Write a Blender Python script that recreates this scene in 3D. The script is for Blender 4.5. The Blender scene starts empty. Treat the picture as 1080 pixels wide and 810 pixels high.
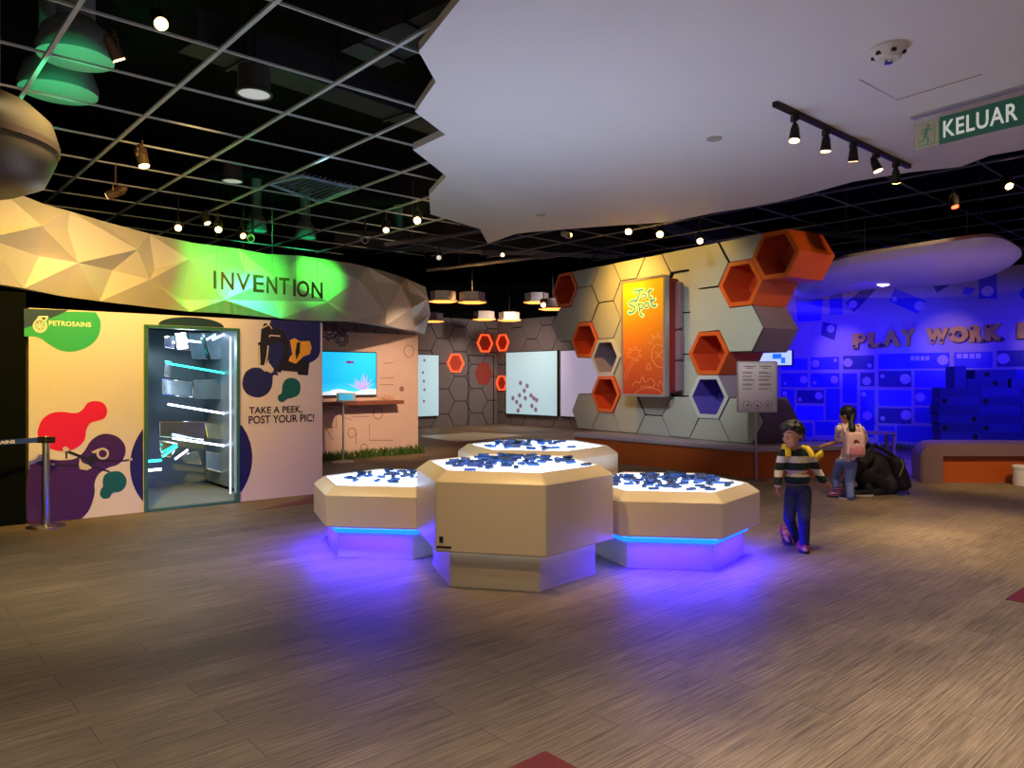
import bpy, bmesh, math, random
from mathutils import Vector, Matrix, Euler
random.seed(7)
C = bpy.context.scene.collection
PI = math.pi
# ---------------------------------------------------------------- survey of the room (pixels of the 1080x810 frame -> metres)
F, HZ, CX, EYE = 785.0, 400.0, 540.0, 1.5
def W(px, py, D):                       # the point at distance D seen at a pixel
    return Vector(((px-CX)/F*D, D, EYE+(HZ-py)/F*D))
def G(px, py, z=0.0):                   # the point at height z seen at a pixel
    return W(px, py, F*(EYE-z)/(py-HZ))
A48 = math.radians(48.1)
U = Vector((math.sin(A48), math.cos(A48), 0)); V = Vector((-math.cos(A48), math.sin(A48), 0))
class Plane:                            # an upright plane: s along d, z up, n towards the viewer
    def __init__(s, o, d):
        s.o = Vector((o[0], o[1], 0)); s.d = Vector((d[0], d[1], 0)).normalized(); s.n = Vector((s.d.y, -s.d.x, 0))
    def hit(s, px, py, off=0.0):
        k = (px-CX)/F; o = s.o+s.n*off
        t = (o.y*k-o.x)/(s.d.x-k*s.d.y); Y = o.y+s.d.y*t
        return (t, EYE+(HZ-py)/F*Y)
    def pt(s, t, z, off=0.0):
        p = s.o+s.d*t+s.n*off; return Vector((p.x, p.y, z))
    def mat(s, t=0, z=0, off=0):        # local x = d, local y = up, local z = n
        m = Matrix((s.d, Vector((0, 0, 1)), s.n)).transposed().to_4x4(); m.translation = s.pt(t, z, off); return m
# ---------------------------------------------------------------- materials
def lin(c):
    return tuple(((x/255)/12.92 if x/255 <= .04045 else ((x/255+.055)/1.055)**2.4) for x in c)
MATS = {}
def mat(name, rgb, rough=.5, metal=0.0, emit=0.0, ergb=None, var=.06, scale=6.0, spec=.5, coat=0.0):
    if name in MATS: return MATS[name]
    m = bpy.data.materials.new(name); m.use_nodes = True; nt = m.node_tree; b = nt.nodes['Principled BSDF']
    col = lin(rgb)+(1,)
    b.inputs['Roughness'].default_value = rough; b.inputs['Metallic'].default_value = metal
    b.inputs['Specular IOR Level'].default_value = spec; b.inputs['Coat Weight'].default_value = coat
    b.inputs['Base Color'].default_value = col
    if var > 0:
        tc = nt.nodes.new('ShaderNodeTexCoord'); no = nt.nodes.new('ShaderNodeTexNoise'); mx = nt.nodes.new('ShaderNodeMix')
        mx.data_type = 'RGBA'; no.inputs['Scale'].default_value = scale; no.inputs['Detail'].default_value = 4
        mx.inputs[6].default_value = tuple(x*(1-var) for x in col[:3])+(1,); mx.inputs[7].default_value = tuple(min(1, x*(1+var)) for x in col[:3])+(1,)
        nt.links.new(tc.outputs['Object'], no.inputs['Vector']); nt.links.new(no.outputs['Fac'], mx.inputs[0]); nt.links.new(mx.outputs[2], b.inputs['Base Color'])
    if emit:
        b.inputs['Emission Color'].default_value = lin(ergb or rgb)+(1,); b.inputs['Emission Strength'].default_value = emit
    MATS[name] = m
    return m
def floor_mat():
    m = bpy.data.materials.new('oak_plank_floor'); m.use_nodes = True; nt = m.node_tree; N = nt.nodes; L = nt.links; b = N['Principled BSDF']
    tc = N.new('ShaderNodeTexCoord'); mp = N.new('ShaderNodeMapping'); mp.inputs['Rotation'].default_value = (0, 0, -math.atan2(U.y, U.x))
    L.new(tc.outputs['Object'], mp.inputs['Vector'])
    br = N.new('ShaderNodeTexBrick'); br.inputs['Scale'].default_value = 1; br.inputs['Brick Width'].default_value = 1.25; br.inputs['Row Height'].default_value = .19
    br.inputs['Mortar Size'].default_value = .0018; br.inputs['Bias'].default_value = 0; br.offset = .37
    br.inputs['Color1'].default_value = lin((142, 128, 106))+(1,); br.inputs['Color2'].default_value = lin((126, 113, 93))+(1,); br.inputs['Mortar'].default_value = lin((84, 72, 62))+(1,)
    L.new(mp.outputs['Vector'], br.inputs['Vector'])
    m2 = N.new('ShaderNodeMapping'); m2.inputs['Scale'].default_value = (1.5, 66, 1); L.new(mp.outputs['Vector'], m2.inputs['Vector'])
    no = N.new('ShaderNodeTexNoise'); no.inputs['Scale'].default_value = 1.6; no.inputs['Detail'].default_value = 7; no.inputs['Roughness'].default_value = .72
    L.new(m2.outputs['Vector'], no.inputs['Vector'])
    rp = N.new('ShaderNodeValToRGB'); rp.color_ramp.elements[0].position = .33; rp.color_ramp.elements[0].color = (.30, .285, .27, 1); rp.color_ramp.elements[1].position = .70; rp.color_ramp.elements[1].color = (1.62, 1.56, 1.48, 1)
    L.new(no.outputs['Fac'], rp.inputs['Fac'])
    mx = N.new('ShaderNodeMix'); mx.data_type = 'RGBA'; mx.blend_type = 'MULTIPLY'; mx.inputs[0].default_value = 1
    L.new(br.outputs['Color'], mx.inputs[6]); L.new(rp.outputs['Color'], mx.inputs[7])
    n3 = N.new('ShaderNodeTexNoise'); n3.inputs['Scale'].default_value = .9; n3.inputs['Detail'].default_value = 3; L.new(mp.outputs['Vector'], n3.inputs['Vector'])
    r3 = N.new('ShaderNodeValToRGB'); r3.color_ramp.elements[0].position = .3; r3.color_ramp.elements[0].color = (.74, .72, .70, 1); r3.color_ramp.elements[1].position = .75; r3.color_ramp.elements[1].color = (1.22, 1.18, 1.12, 1)
    L.new(n3.outputs['Fac'], r3.inputs['Fac'])
    my = N.new('ShaderNodeMix'); my.data_type = 'RGBA'; my.blend_type = 'MULTIPLY'; my.inputs[0].default_value = 1
    L.new(mx.outputs[2], my.inputs[6]); L.new(r3.outputs['Color'], my.inputs[7])
    L.new(my.outputs[2], b.inputs['Base Color'])
    b.inputs['Roughness'].default_value = .58; b.inputs['Specular IOR Level'].default_value = .3
    bp = N.new('ShaderNodeBump'); bp.inputs['Strength'].default_value = .12; bp.inputs['Distance'].default_value = .004
    L.new(no.outputs['Fac'], bp.inputs['Height']); L.new(bp.outputs['Normal'], b.inputs['Normal'])
    return m
def ramp_mat(name, stops, lo, hi, rough=.4, emit=0.0, axis=2):   # colour graded along one object axis (prints and screens)
    m = bpy.data.materials.new(name); m.use_nodes = True; nt = m.node_tree; b = nt.nodes['Principled BSDF']
    tc = nt.nodes.new('ShaderNodeTexCoord'); sp = nt.nodes.new('ShaderNodeSeparateXYZ'); mr = nt.nodes.new('ShaderNodeMapRange'); rp = nt.nodes.new('ShaderNodeValToRGB')
    nt.links.new(tc.outputs['Object'], sp.inputs[0]); nt.links.new(sp.outputs[axis], mr.inputs['Value'])
    mr.inputs['From Min'].default_value = lo; mr.inputs['From Max'].default_value = hi
    nt.links.new(mr.outputs[0], rp.inputs['Fac']); e = rp.color_ramp.elements
    while len(e) < len(stops): e.new(.5)
    for el, (p, c) in zip(e, stops): el.position = p; el.color = lin(c)+(1,)
    nt.links.new(rp.outputs['Color'], b.inputs['Base Color']); b.inputs['Roughness'].default_value = rough
    if emit: nt.links.new(rp.outputs['Color'], b.inputs['Emission Color']); b.inputs['Emission Strength'].default_value = emit
    return m
def stripe_mat(name, ca, cb, period, duty, z0, rough=.85):
    m = bpy.data.materials.new(name); m.use_nodes = True; nt = m.node_tree; b = nt.nodes['Principled BSDF']; N = nt.nodes
    tc = N.new('ShaderNodeTexCoord'); sp = N.new('ShaderNodeSeparateXYZ'); nt.links.new(tc.outputs['Object'], sp.inputs[0])
    a = N.new('ShaderNodeMath'); a.operation = 'SUBTRACT'; a.inputs[1].default_value = z0; nt.links.new(sp.outputs[2], a.inputs[0])
    d = N.new('ShaderNodeMath'); d.operation = 'DIVIDE'; d.inputs[1].default_value = period; nt.links.new(a.outputs[0], d.inputs[0])
    f = N.new('ShaderNodeMath'); f.operation = 'FRACT'; nt.links.new(d.outputs[0], f.inputs[0])
    g = N.new('ShaderNodeMath'); g.operation = 'LESS_THAN'; g.inputs[1].default_value = duty; nt.links.new(f.outputs[0], g.inputs[0])
    x = N.new('ShaderNodeMix'); x.data_type = 'RGBA'; x.inputs[6].default_value = lin(ca)+(1,); x.inputs[7].default_value = lin(cb)+(1,); nt.links.new(g.outputs[0], x.inputs[0])
    nt.links.new(x.outputs[2], b.inputs['Base Color']); b.inputs['Roughness'].default_value = rough
    return m
# ---------------------------------------------------------------- mesh building
PM = {}                                  # world matrix of every parent
def tag(o, label=None, cat=None, group=None, kind=None):
    if label: o['label'] = label
    if cat: o['category'] = cat
    if group: o['group'] = group
    if kind: o['kind'] = kind
    return o
def thing(name, label, cat, loc=(0, 0, 0), rz=0.0, group=None):
    o = bpy.data.objects.new(name, None); C.objects.link(o); o.empty_display_size = .1
    o.location = loc; o.rotation_euler = (0, 0, rz); tag(o, label, cat, group)
    PM[o] = Matrix.Translation(Vector(loc)) @ Matrix.Rotation(rz, 4, 'Z')
    return o
def round_poly(p, r, seg=4):
    out = []; n = len(p)
    for i in range(n):
        a, b, c = Vector(p[i-1]), Vector(p[i]), Vector(p[(i+1) % n])
        u, w = (a-b).normalized(), (c-b).normalized(); ang = u.angle(w); t = min(r/math.tan(ang/2), .45*(a-b).length, .45*(c-b).length)
        q0, q1 = b+u*t, b+w*t
        for k in range(seg+1):
            f = k/seg; out.append(tuple((q0*(1-f)+b*f)*(1-f)+(b*(1-f)+q1*f)*f))
    return out
def smooth_loop(pts, n=5, closed=True):  # Catmull-Rom through the points
    P = [Vector(p) for p in pts]; N = len(P); out = []
    for i in range(N if closed else N-1):
        if closed: a, b, c, d = P[i-1], P[i], P[(i+1) % N], P[(i+2) % N]
        else: a, b, c, d = P[max(i-1, 0)], P[i], P[i+1], P[min(i+2, N-1)]
        for k in range(n):
            t = k/n; out.append(.5*((2*b)+(c-a)*t+(2*a-5*b+4*c-d)*t*t+(3*b-a-3*c+d)*t**3))
    if not closed: out.append(P[-1])
    return [tuple(o) for o in out]
class MB:
    def __init__(s): s.v = []; s.f = []; s.m = []
    def add(s, vs, fs, mi=0, M=None):
        o = len(s.v)
        for v in vs: s.v.append((M @ Vector(v)) if M is not None else Vector(v))
        for f in fs: s.f.append([o+i for i in f]); s.m.append(mi)
        return s
    def box(s, c, d, M=None, mi=0):
        x, y, z = d[0]/2, d[1]/2, d[2]/2; c = Vector(c)
        vs = [c+Vector((a*x, b*y, e*z)) for a in (-1, 1) for b in (-1, 1) for e in (-1, 1)]
        return s.add(vs, [(0, 1, 3, 2), (4, 6, 7, 5), (0, 4, 5, 1), (2, 3, 7, 6), (0, 2, 6, 4), (1, 5, 7, 3)], mi, M)
    def rings(s, rs, M=None, mi=0, cap=True, closed=True):   # loft through rings of points
        n = len(rs[0]); vs = [p for r in rs for p in r]; fs = []
        for k in range(len(rs)-1):
            for i in range(n if closed else n-1): fs.append((k*n+i, k*n+(i+1) % n, (k+1)*n+(i+1) % n, (k+1)*n+i))
        if cap: fs.append(tuple(range(n-1, -1, -1))); fs.append(tuple((len(rs)-1)*n+i for i in range(n)))
        return s.add(vs, fs, mi, M)
    def prism(s, poly, z0, z1, M=None, mi=0):
        return s.rings([[(p[0], p[1], z0) for p in poly], [(p[0], p[1], z1) for p in poly]], M, mi)
    def tube(s, p0, p1, r0, r1=None, n=10, mi=0, cap=True):
        r1 = r0 if r1 is None else r1; p0, p1 = Vector(p0), Vector(p1); d = (p1-p0).normalized()
        a = d.orthogonal().normalized(); b = d.cross(a)
        rr = [[p+(a*math.cos(2*PI*i/n)+b*math.sin(2*PI*i/n))*r for i in range(n)] for p, r in ((p0, r0), (p1, r1))]
        return s.rings(rr, None, mi, cap)
    def path(s, pts, r, n=6, mi=0):
        P = [Vector(p) for p in pts]; rr = []; a = None
        for i, p in enumerate(P):
            d = (P[min(i+1, len(P)-1)]-P[max(i-1, 0)]).normalized()
            a = d.orthogonal().normalized() if a is None else (a-d*a.dot(d)).normalized()
            b = d.cross(a); rr.append([p+(a*math.cos(2*PI*k/n)+b*math.sin(2*PI*k/n))*r for k in range(n)])
        return s.rings(rr, None, mi)
    def lathe(s, prof, c=(0, 0, 0), n=24, M=None, mi=0):
        c = Vector(c); return s.rings([[c+Vector((r*math.cos(2*PI*i/n), r*math.sin(2*PI*i/n), z)) for i in range(n)] for r, z in prof], M, mi, cap=False)
    def sphere(s, c, r, n=12, m=8, M=None, mi=0):
        r = r if hasattr(r, '__len__') else (r, r, r); c = Vector(c)
        return s.rings([[c+Vector((r[0]*math.sin(PI*j/m)*math.cos(2*PI*i/n), r[1]*math.sin(PI*j/m)*math.sin(2*PI*i/n), -r[2]*math.cos(PI*j/m))) for i in range(n)] for j in [.08]+list(range(1, m))+[m-.08]], M, mi)
    def strip(s, pts, w, M=None, mi=0, z=0.0, t=.002):        # a drawn line: flat band of width w along 2-D points
        P = [Vector((p[0], p[1])) for p in pts]
        L, R = [], []
        for i, p in enumerate(P):
            d = (P[min(i+1, len(P)-1)]-P[max(i-1, 0)]); d = d.normalized() if d.length > 1e-9 else Vector((1, 0)); n = Vector((-d.y, d.x))
            ww = w[i] if hasattr(w, '__len__') else w
            L.append(p+n*ww/2); R.append(p-n*ww/2)
        k = len(P); vs = [(q[0], q[1], z+t) for q in L]+[(q[0], q[1], z+t) for q in R]+[(q[0], q[1], z) for q in L]+[(q[0], q[1], z) for q in R]
        fs = []
        for i in range(k-1):
            fs += [(k+i, k+i+1, i+1, i), (i, i+1, 2*k+i+1, 2*k+i), (k+i+1, k+i, 3*k+i, 3*k+i+1)]
        return s.add(vs, fs, mi, M)
    def build(s, name, mats, parent=None, loc=None, smooth=False, local=False, kind=None, label=None):
        mats = mats if isinstance(mats, (list, tuple)) else [mats]
        inv = None
        if parent is not None and not local: inv = PM[parent].inverted()
        elif loc is not None and not local: inv = Matrix.Translation(-Vector(loc))
        me = bpy.data.meshes.new(name)
        me.from_pydata([tuple(inv @ v) if inv is not None else tuple(v) for v in s.v], [], s.f)
        for m in mats: me.materials.append(m)
        me.polygons.foreach_set('material_index', s.m)
        bm = bmesh.new(); bm.from_mesh(me); bmesh.ops.recalc_face_normals(bm, faces=bm.faces); bm.to_mesh(me); bm.free()
        if smooth: 
            me.shade_smooth(); me.set_sharp_from_angle(angle=math.radians(smooth if smooth is not True else 40))
        o = bpy.data.objects.new(name, me); C.objects.link(o)
        if parent is not None: o.parent = parent; PM[o] = PM[parent]
        else:
            if loc is not None: o.location = loc
            PM[o] = Matrix.Translation(Vector(loc)) if loc is not None else Matrix.Identity(4)
        if kind: o['kind'] = kind
        if label: o['label'] = label
        return o
def copy_tree(o, parent=None):
    c = o.copy(); C.objects.link(c); c.parent = parent
    for ch in list(o.children): copy_tree(ch, c)
    return c
_tx = {}
def text_mesh(t, bold=0.0, extrude=.1, spacing=1.0):      # verts and faces of a word, box-normalised by the caller
    key = (t, bold, extrude, spacing)
    if key not in _tx:
        cu = bpy.data.curves.new('t', 'FONT'); cu.body = t; cu.size = 1; cu.extrude = extrude; cu.offset = bold; cu.space_character = spacing; cu.resolution_u = 3
        o = bpy.data.objects.new('t', cu); C.objects.link(o); bpy.context.view_layer.update()
        me = bpy.data.meshes.new_from_object(o.evaluated_get(bpy.context.evaluated_depsgraph_get()))
        vs = [v.co.copy() for v in me.vertices]; fs = [tuple(p.vertices) for p in me.polygons]
        bpy.data.objects.remove(o); bpy.data.curves.remove(cu); bpy.data.meshes.remove(me)
        _tx[key] = (vs, fs)
    return _tx[key]
def put_text(mb, t, x0, x1, y0, y1, M, bold=0.0, depth=.004, mi=0, spacing=1.0):
    vs, fs = text_mesh(t, bold, .1, spacing)
    ax, bx = min(v.x for v in vs), max(v.x for v in vs); ay, by = min(v.y for v in vs), max(v.y for v in vs)
    mb.add([(x0+(v.x-ax)/(bx-ax)*(x1-x0), y0+(v.y-ay)/(by-ay)*(y1-y0), (v.z+.1)/.2*depth) for v in vs], fs, mi, M)
def px_poly(pl, pts, off=0.0): return [pl.hit(x, y, off) for x, y in pts]
def decal(pl, name, pts, m, parent, off=.003, smooth=0, t=.004, base=None):
    q = px_poly(pl, pts)
    if smooth: q = smooth_loop(q, smooth)
    return MB().prism(q, off-t, off, pl.mat()).build(name, m, parent)
def light(kind, loc, energy, col, aim=None, size=.1, spot=60, blend=.6):
    d = bpy.data.lights.new('lamp', kind); d.energy = energy; d.color = lin(col) if max(col) > 1.5 else col
    if kind == 'SPOT': d.spot_size = math.radians(spot); d.spot_blend = blend; d.shadow_soft_size = size
    elif kind == 'POINT': d.shadow_soft_size = size
    elif kind == 'AREA': d.size = size
    o = bpy.data.objects.new('lamp', d); C.objects.link(o); o.location = loc
    if aim is not None: o.rotation_euler = (Vector(aim)-Vector(loc)).to_track_quat('-Z', 'Y').to_euler()
    return o
# ---------------------------------------------------------------- shared materials
m_white = mat('white_paint', (226, 222, 214), .38); m_black = mat('black_paint', (14, 14, 15), .7)
m_void = mat('black_ceiling_paint', (9, 9, 11), .9, spec=.1); m_grid = mat('grey_grid_metal', (186, 192, 192), .5); m_gridk = mat('dim_lit_grid_metal', (84, 86, 112), .5)  # darker grid copy with the right zone's dim blue light in its colour
m_steel = mat('brushed_steel', (190, 188, 184), .28, 1.0); m_chrome = mat('chrome', (225, 225, 225), .08, 1.0)
m_dmetal = mat('dark_fixture_metal', (38, 34, 31), .45, .6); m_bronze = mat('bronze_fixture_metal', (120, 96, 72), .4, .6)
m_warm = mat('lit_warm_lens', (255, 214, 140), .3, 0, 26, (255, 190, 105), 0); m_dim = mat('dim_warm_lens', (255, 230, 190), .3, 0, 5, (255, 205, 140), 0)
m_offlens = mat('unlit_diffuser_with_glow', (215, 215, 215), .5, 0, .38, (225, 225, 225), 0)  # slight glow added so unlit diffusers look pale instead of black
m_orange = mat('orange_laminate', (214, 92, 26), .42); m_redor = mat('deep_orange_laminate', (196, 66, 30), .5)
m_navy = mat('navy_print', (30, 32, 96), .45); m_teal = mat('teal_print', (12, 96, 92), .45); m_crim = mat('crimson_print', (226, 16, 74), .45)
m_purple = mat('purple_print', (66, 26, 96), .45); m_ink = mat('black_print', (24, 20, 24), .5); m_green = mat('green_print', (40, 176, 112), .45)
m_dgreen = mat('dark_teal_print', (8, 60, 96), .45); m_cream = mat('cream_print', (232, 214, 190), .5); m_yel = mat('yellow_print', (242, 176, 44), .5)
m_rubber = mat('dark_rubber', (28, 28, 30), .8)
# ---------------------------------------------------------------- the room
fm = MB().box((2, 12, -.05), (36, 36, .1)).build('floor', floor_mat(), kind='structure')
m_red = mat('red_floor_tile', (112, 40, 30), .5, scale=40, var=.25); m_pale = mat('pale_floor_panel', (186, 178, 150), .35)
def floor_patch(i, pts, m): MB().prism(pts, 0.0, .003).build('trim_%d' % i, m, kind='structure')
p = Vector((.134, 3.0)); u2, v2 = U.to_2d(), V.to_2d()
floor_patch(1, [p, p-u2*.45, p-u2*.45-v2*1.2, p-v2*1.2], m_red)
p = Vector((3.36, 5.07)); floor_patch(2, [p, p+u2*.45, p+u2*.45-v2*1.6, p-v2*1.6], m_red)
floor_patch(3, [G(270, 538.5).to_2d(), G(298, 532).to_2d(), G(333, 523).to_2d(), G(334, 530).to_2d()], m_red)
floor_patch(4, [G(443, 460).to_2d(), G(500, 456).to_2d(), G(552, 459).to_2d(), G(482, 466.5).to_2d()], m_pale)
MB().box((2, 12, 5.35), (36, 36, .1)).build('ceiling', m_void, kind='structure')
MB().box((2, 29.5, 2.65), (36, .2, 5.3)).build('wall_back', m_black, kind='structure')
MB().box((19.9, 16, 2.65), (.2, 27, 5.3)).build('wall_right', m_black, kind='structure')
q = Plane((-5.0, 7.70), (2.5, 2.11))
MB().box((-4.52, 1.2, -.1), (9, 2.4, .12), q.mat()).build('wall_left', mat('dark_green_curtain_wall', (7, 12, 10), .9, spec=.1), kind='structure')
MB().box((-15.9, 12, 2.65), (.2, 36, 5.3)).build('wall_left.001', m_black, kind='structure')
# ceiling grid: T-bar runners hung under the black deck
ZG = 4.1
grid = thing('ceiling_grid', None, None, (0, 0, ZG)); grid['kind'] = 'structure'
g0 = Vector((-2.967, 6.617, 0))
for k in range(-8, 16):
    c = g0+U*(k*1.0); lo, hi = -8.0, 9.0
    if k > 2: hi = 9.0-(k-2)*.62
    a, b = c+V*lo, c+V*hi
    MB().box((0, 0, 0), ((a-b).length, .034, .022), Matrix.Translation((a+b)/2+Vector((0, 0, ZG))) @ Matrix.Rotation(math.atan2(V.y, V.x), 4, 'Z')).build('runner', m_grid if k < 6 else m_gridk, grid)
for k in range(-9, 10):
    c = g0+V*(k*1.0); lo, hi = -7.0, 15.0-max(0, k)*1.35
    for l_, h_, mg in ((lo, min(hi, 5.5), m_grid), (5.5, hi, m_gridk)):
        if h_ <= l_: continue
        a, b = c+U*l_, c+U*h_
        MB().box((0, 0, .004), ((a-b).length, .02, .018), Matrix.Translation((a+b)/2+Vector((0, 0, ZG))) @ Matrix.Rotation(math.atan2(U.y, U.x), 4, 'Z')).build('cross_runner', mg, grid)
# white ceiling raft with the jagged edge
ZC = 3.85
edge = [(485, 0), (441.7, 54.4), (459.6, 86.3), (437.8, 118), (469.7, 142), (435.7, 158), (470.8, 186), (452.6, 206), (454, 226), (506, 241.5), (514.6, 257),
        (544, 246.6), (559, 244.8), (632, 239), (707, 234), (755, 224), (784, 219.6), (820, 213), (844, 207), (899.5, 191.7), (958, 182), (1013, 176), (1044, 164), (1090, 156), (1180, 128)]
poly = [G(x, y, ZC).to_2d() for x, y in edge]+[Vector((9, 4)), Vector((9, -4)), Vector((-.5, -4)), Vector((.25, -1)), Vector((-.1, .6)), Vector((.3, 1.7)), Vector((-.25, 2.6)), Vector((.2, 3.5))]
raft = MB().prism(poly, ZC, ZC+.07).build('ceiling_raft', mat('white_plasterboard', (238, 236, 240), .6, scale=1.2, var=.03), kind='structure')
hl = [G(x, y, ZC) for x, y in ((908, 84), (946, 105), (1036, 78))]
ht = MB().prism([(hl[0]+(hl[1]-hl[0])*0).to_2d(), hl[1].to_2d(), (hl[1]+(hl[1]-hl[0]).normalized()*.015).to_2d(), (hl[0]+Vector((-.012, .0, 0))).to_2d()], ZC-.003, ZC)
ht.prism([hl[1].to_2d(), hl[2].to_2d(), (hl[2]+Vector((0, .012, 0))).to_2d(), (hl[1]+Vector((0, .012, 0))).to_2d()], ZC-.003, ZC)
o = ht.build('access_hatch', mat('hatch_joint', (120, 108, 108), .7), raft)
# ---------------------------------------------------------------- mirrored photo booth
bp = Plane((-5.0, 7.70), (2.5, 2.11)); L = bp.hit(340, 520)[0]; HB = 2.24
booth = thing('photo_booth', 'white walk-in photo booth printed with purple, crimson and green blobs', 'photo booth', bp.pt(0, 0), math.atan2(bp.d.y, bp.d.x))
sa, sb = bp.hit(153.5, 450)[0], bp.hit(250, 450)[0]; zt = 2.10
m_panel = mat('white_booth_panel', (222, 214, 208), .42, scale=2, var=.02)
BM = bp.mat()
MB().prism([(0, 0), (sa, 0), (sa, zt), (sb, zt), (sb, 0), (L, 0), (L, HB), (0, HB)], -.06, 0, BM).build('front_panel', m_panel, booth)
MB().box((.03, HB/2, -1.0), (.06, HB, 1.88), BM).build('side_panel', m_panel, booth)
MB().box((L-.03, HB/2, -1.0), (.06, HB, 1.88), BM).build('side_panel', m_panel, booth)
m_bdark = mat('blue_grey_booth_lining', (112, 130, 142), .35)
MB().box((L/2, HB-.03, -1.0), (L-.12, .06, 1.88), BM).build('roof_panel', m_black, booth)
MB().box((L/2, HB/2, -1.97), (L, HB, .06), BM).build('rear_panel', m_bdark, booth)
MB().box(((sa+sb)/2, .006, -1.0), (sb-sa+.5, .012, 1.86), BM).build('floor_panel', mat('grey_booth_floor', (150, 160, 165), .35), booth)
MB().box((sa-.2, HB/2, -1.0), (.04, HB-.12, 1.86), BM).build('lining_panel', m_bdark, booth)
MB().box((sb+.25, HB/2, -1.0), (.04, HB-.12, 1.86), BM).build('lining_panel', m_bdark, booth)
fr = MB()
for (x, y, w, h) in ((sa+.0, zt/2, .036, zt), (sb, zt/2, .036, zt), ((sa+sb)/2, zt, sb-sa+.036, .036)): fr.box((x, y, 0), (w, h, .09), BM)
fr.box(((sa+sb)/2, .012, 0), (sb-sa-.05, .024, .09), BM)
fr.build('door_frame', mat('frame_with_green_light', (52, 104, 88), .4), booth)  # green light around the doorway is put into the frame colour
# angled mirrors and light tubes inside
ip = Plane(bp.pt(0, 0, -1.25).to_2d(), bp.d)
m_mirror = mat('tinted_mirror', (176, 196, 208), .12, 1.0, scale=9, var=.2); m_tw = mat('white_light_tube', (225, 235, 255), .3, 0, 7, (215, 228, 255), 0); m_tc = mat('cyan_light_tube', (60, 235, 205), .3, 0, 5, (40, 228, 200), 0)
zx, zy = lambda x: 150+x/4.055, lambda y: 340+y/4.055
tiles = [((88, 240), (218, 255), (213, 322), (85, 308)), ((221, 246), (360, 243), (357, 325), (221, 325)), ((78, 425), (263, 425), (258, 500), (78, 490)), ((270, 428), (392, 445), (388, 505), (268, 495)),
         ((275, 550), (392, 570), (392, 655), (275, 625)), ((155, 570), (235, 545), (258, 608), (190, 600)), ((95, 62), (138, 55), (138, 112), (98, 105)), ((142, 50), (188, 45), (203, 120), (150, 118)),
         ((192, 45), (255, 45), (290, 155), (215, 155)), ((258, 45), (340, 45), (365, 155), (293, 155)), ((75, 505), (150, 520), (120, 575), (80, 570)), ((95, 160), (120, 165), (120, 232), (95, 228)), ((362, 250), (392, 250), (392, 340), (362, 335))]
rnd = random.Random(3)
for t in tiles:
    q4 = [ip.hit(zx(x), zy(y)) for x, y in t]; cx = sum(a for a, b in q4)/4; cz = sum(b for a, b in q4)/4
    M = ip.mat(cx, cz, 0) @ Euler((rnd.uniform(-.35, .35), rnd.uniform(-.3, .3), 0)).to_matrix().to_4x4()
    l4 = [(a-cx, b-cz) for a, b in q4]
    k = MB().prism([(a*.97, b*.97) for a, b in l4], -.008, .008, M)
    part = k.build('mirror_panel', m_mirror, booth)
    e = MB()
    for i in range(4):
        e.tube(M @ Vector((l4[i][0], l4[i][1], .004)), M @ Vector((l4[(i+1) % 4][0], l4[(i+1) % 4][1], .004)), .011, n=6)
    e.build('mirror_edge', m_chrome, part)
tubes = [((107, 175), (370, 220), 1), ((110, 350), (392, 397), 0), ((130, 495), (398, 535), 0), ((87, 575), (150, 530), 1), ((140, 585), (195, 545), 0), ((195, 78), (250, 85), 0), ((300, 75), (362, 45), 0), ((150, 100), (195, 105), 0)]
for a, b, c in tubes:
    pa, pb = ip.hit(zx(a[0]), zy(a[1]), .12), ip.hit(zx(b[0]), zy(b[1]), .12)
    A, B = ip.pt(pa[0], pa[1], .12), ip.pt(pb[0], pb[1], .12)
    MB().tube(A, B, .013, n=10).build('light_tube', m_tc if c else m_tw, booth, smooth=True, label='cyan light tube' if c else 'white light tube')
i2 = Plane(bp.pt(0, 0, -.7).to_2d(), bp.d)
for (y_, c) in ((486.5, 1), (496, 0)):
    qa, qb = i2.hit(157, y_), i2.hit(172, y_-.4)
    MB().tube(i2.pt(qa[0], qa[1]), i2.pt(qb[0], qb[1], -.1), .016, n=10).build('light_tube', m_tc if c else m_tw, booth, smooth=True, label='cyan light tube' if c else 'white light tube')
MB().tube(bp.pt(sb-.045, .1, -.10), bp.pt(sb-.045, 2.02, -.10), .008, n=8).build('light_tube', m_tw, booth, label='upright white light tube')
# prints on the booth front
decal(bp, 'green_blob', [(25.5, 330), (80, 328.6)]+smooth_loop([(101, 329.3), (105.5, 337), (106, 345), (104, 354), (98, 362), (88, 368), (75, 371), (62, 369), (50, 362), (43, 357), (36, 355), (25.6, 355)], 4, closed=False), m_green, booth)
decal(bp, 'dark_corner_blob', [(25.2, 325.5), (72, 327)]+smooth_loop([(70, 328.2), (60, 333), (48, 337.5), (37, 342.5), (25.4, 346)], 4, closed=False), m_dgreen, booth, off=.005)
lg = MB()
ring = [bp.hit(42.2+6.6*math.cos(t), 343.6+6.4*math.sin(t)) for t in [math.radians(a) for a in range(-140, 221, 15)]]
lg.strip(ring, .018, bp.mat(), z=.006)
for pts in (((36.2, 341), (41.2, 334), (50.5, 334)), ((50.5, 334), (46.8, 339.2)), ((41.5, 334.5), (46.5, 339.5))): lg.strip([bp.hit(x, y) for x, y in pts], .016, bp.mat(), z=.006)
for r in (4.2, 2.2): lg.strip([bp.hit(42.2+r*math.cos(t), 343.8+r*math.sin(t)) for t in [i*PI/8 for i in range(17)]], .008, bp.mat(), z=.006)
for i in range(6): lg.strip([bp.hit(42.2, 343.8), bp.hit(42.2+5*math.cos(i*PI/3+.3), 343.8+5*math.sin(i*PI/3+.3))], .007, bp.mat(), z=.006)
lg.build('drop_emblem', mat('white_print', (245, 240, 225), .5), booth)
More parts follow.
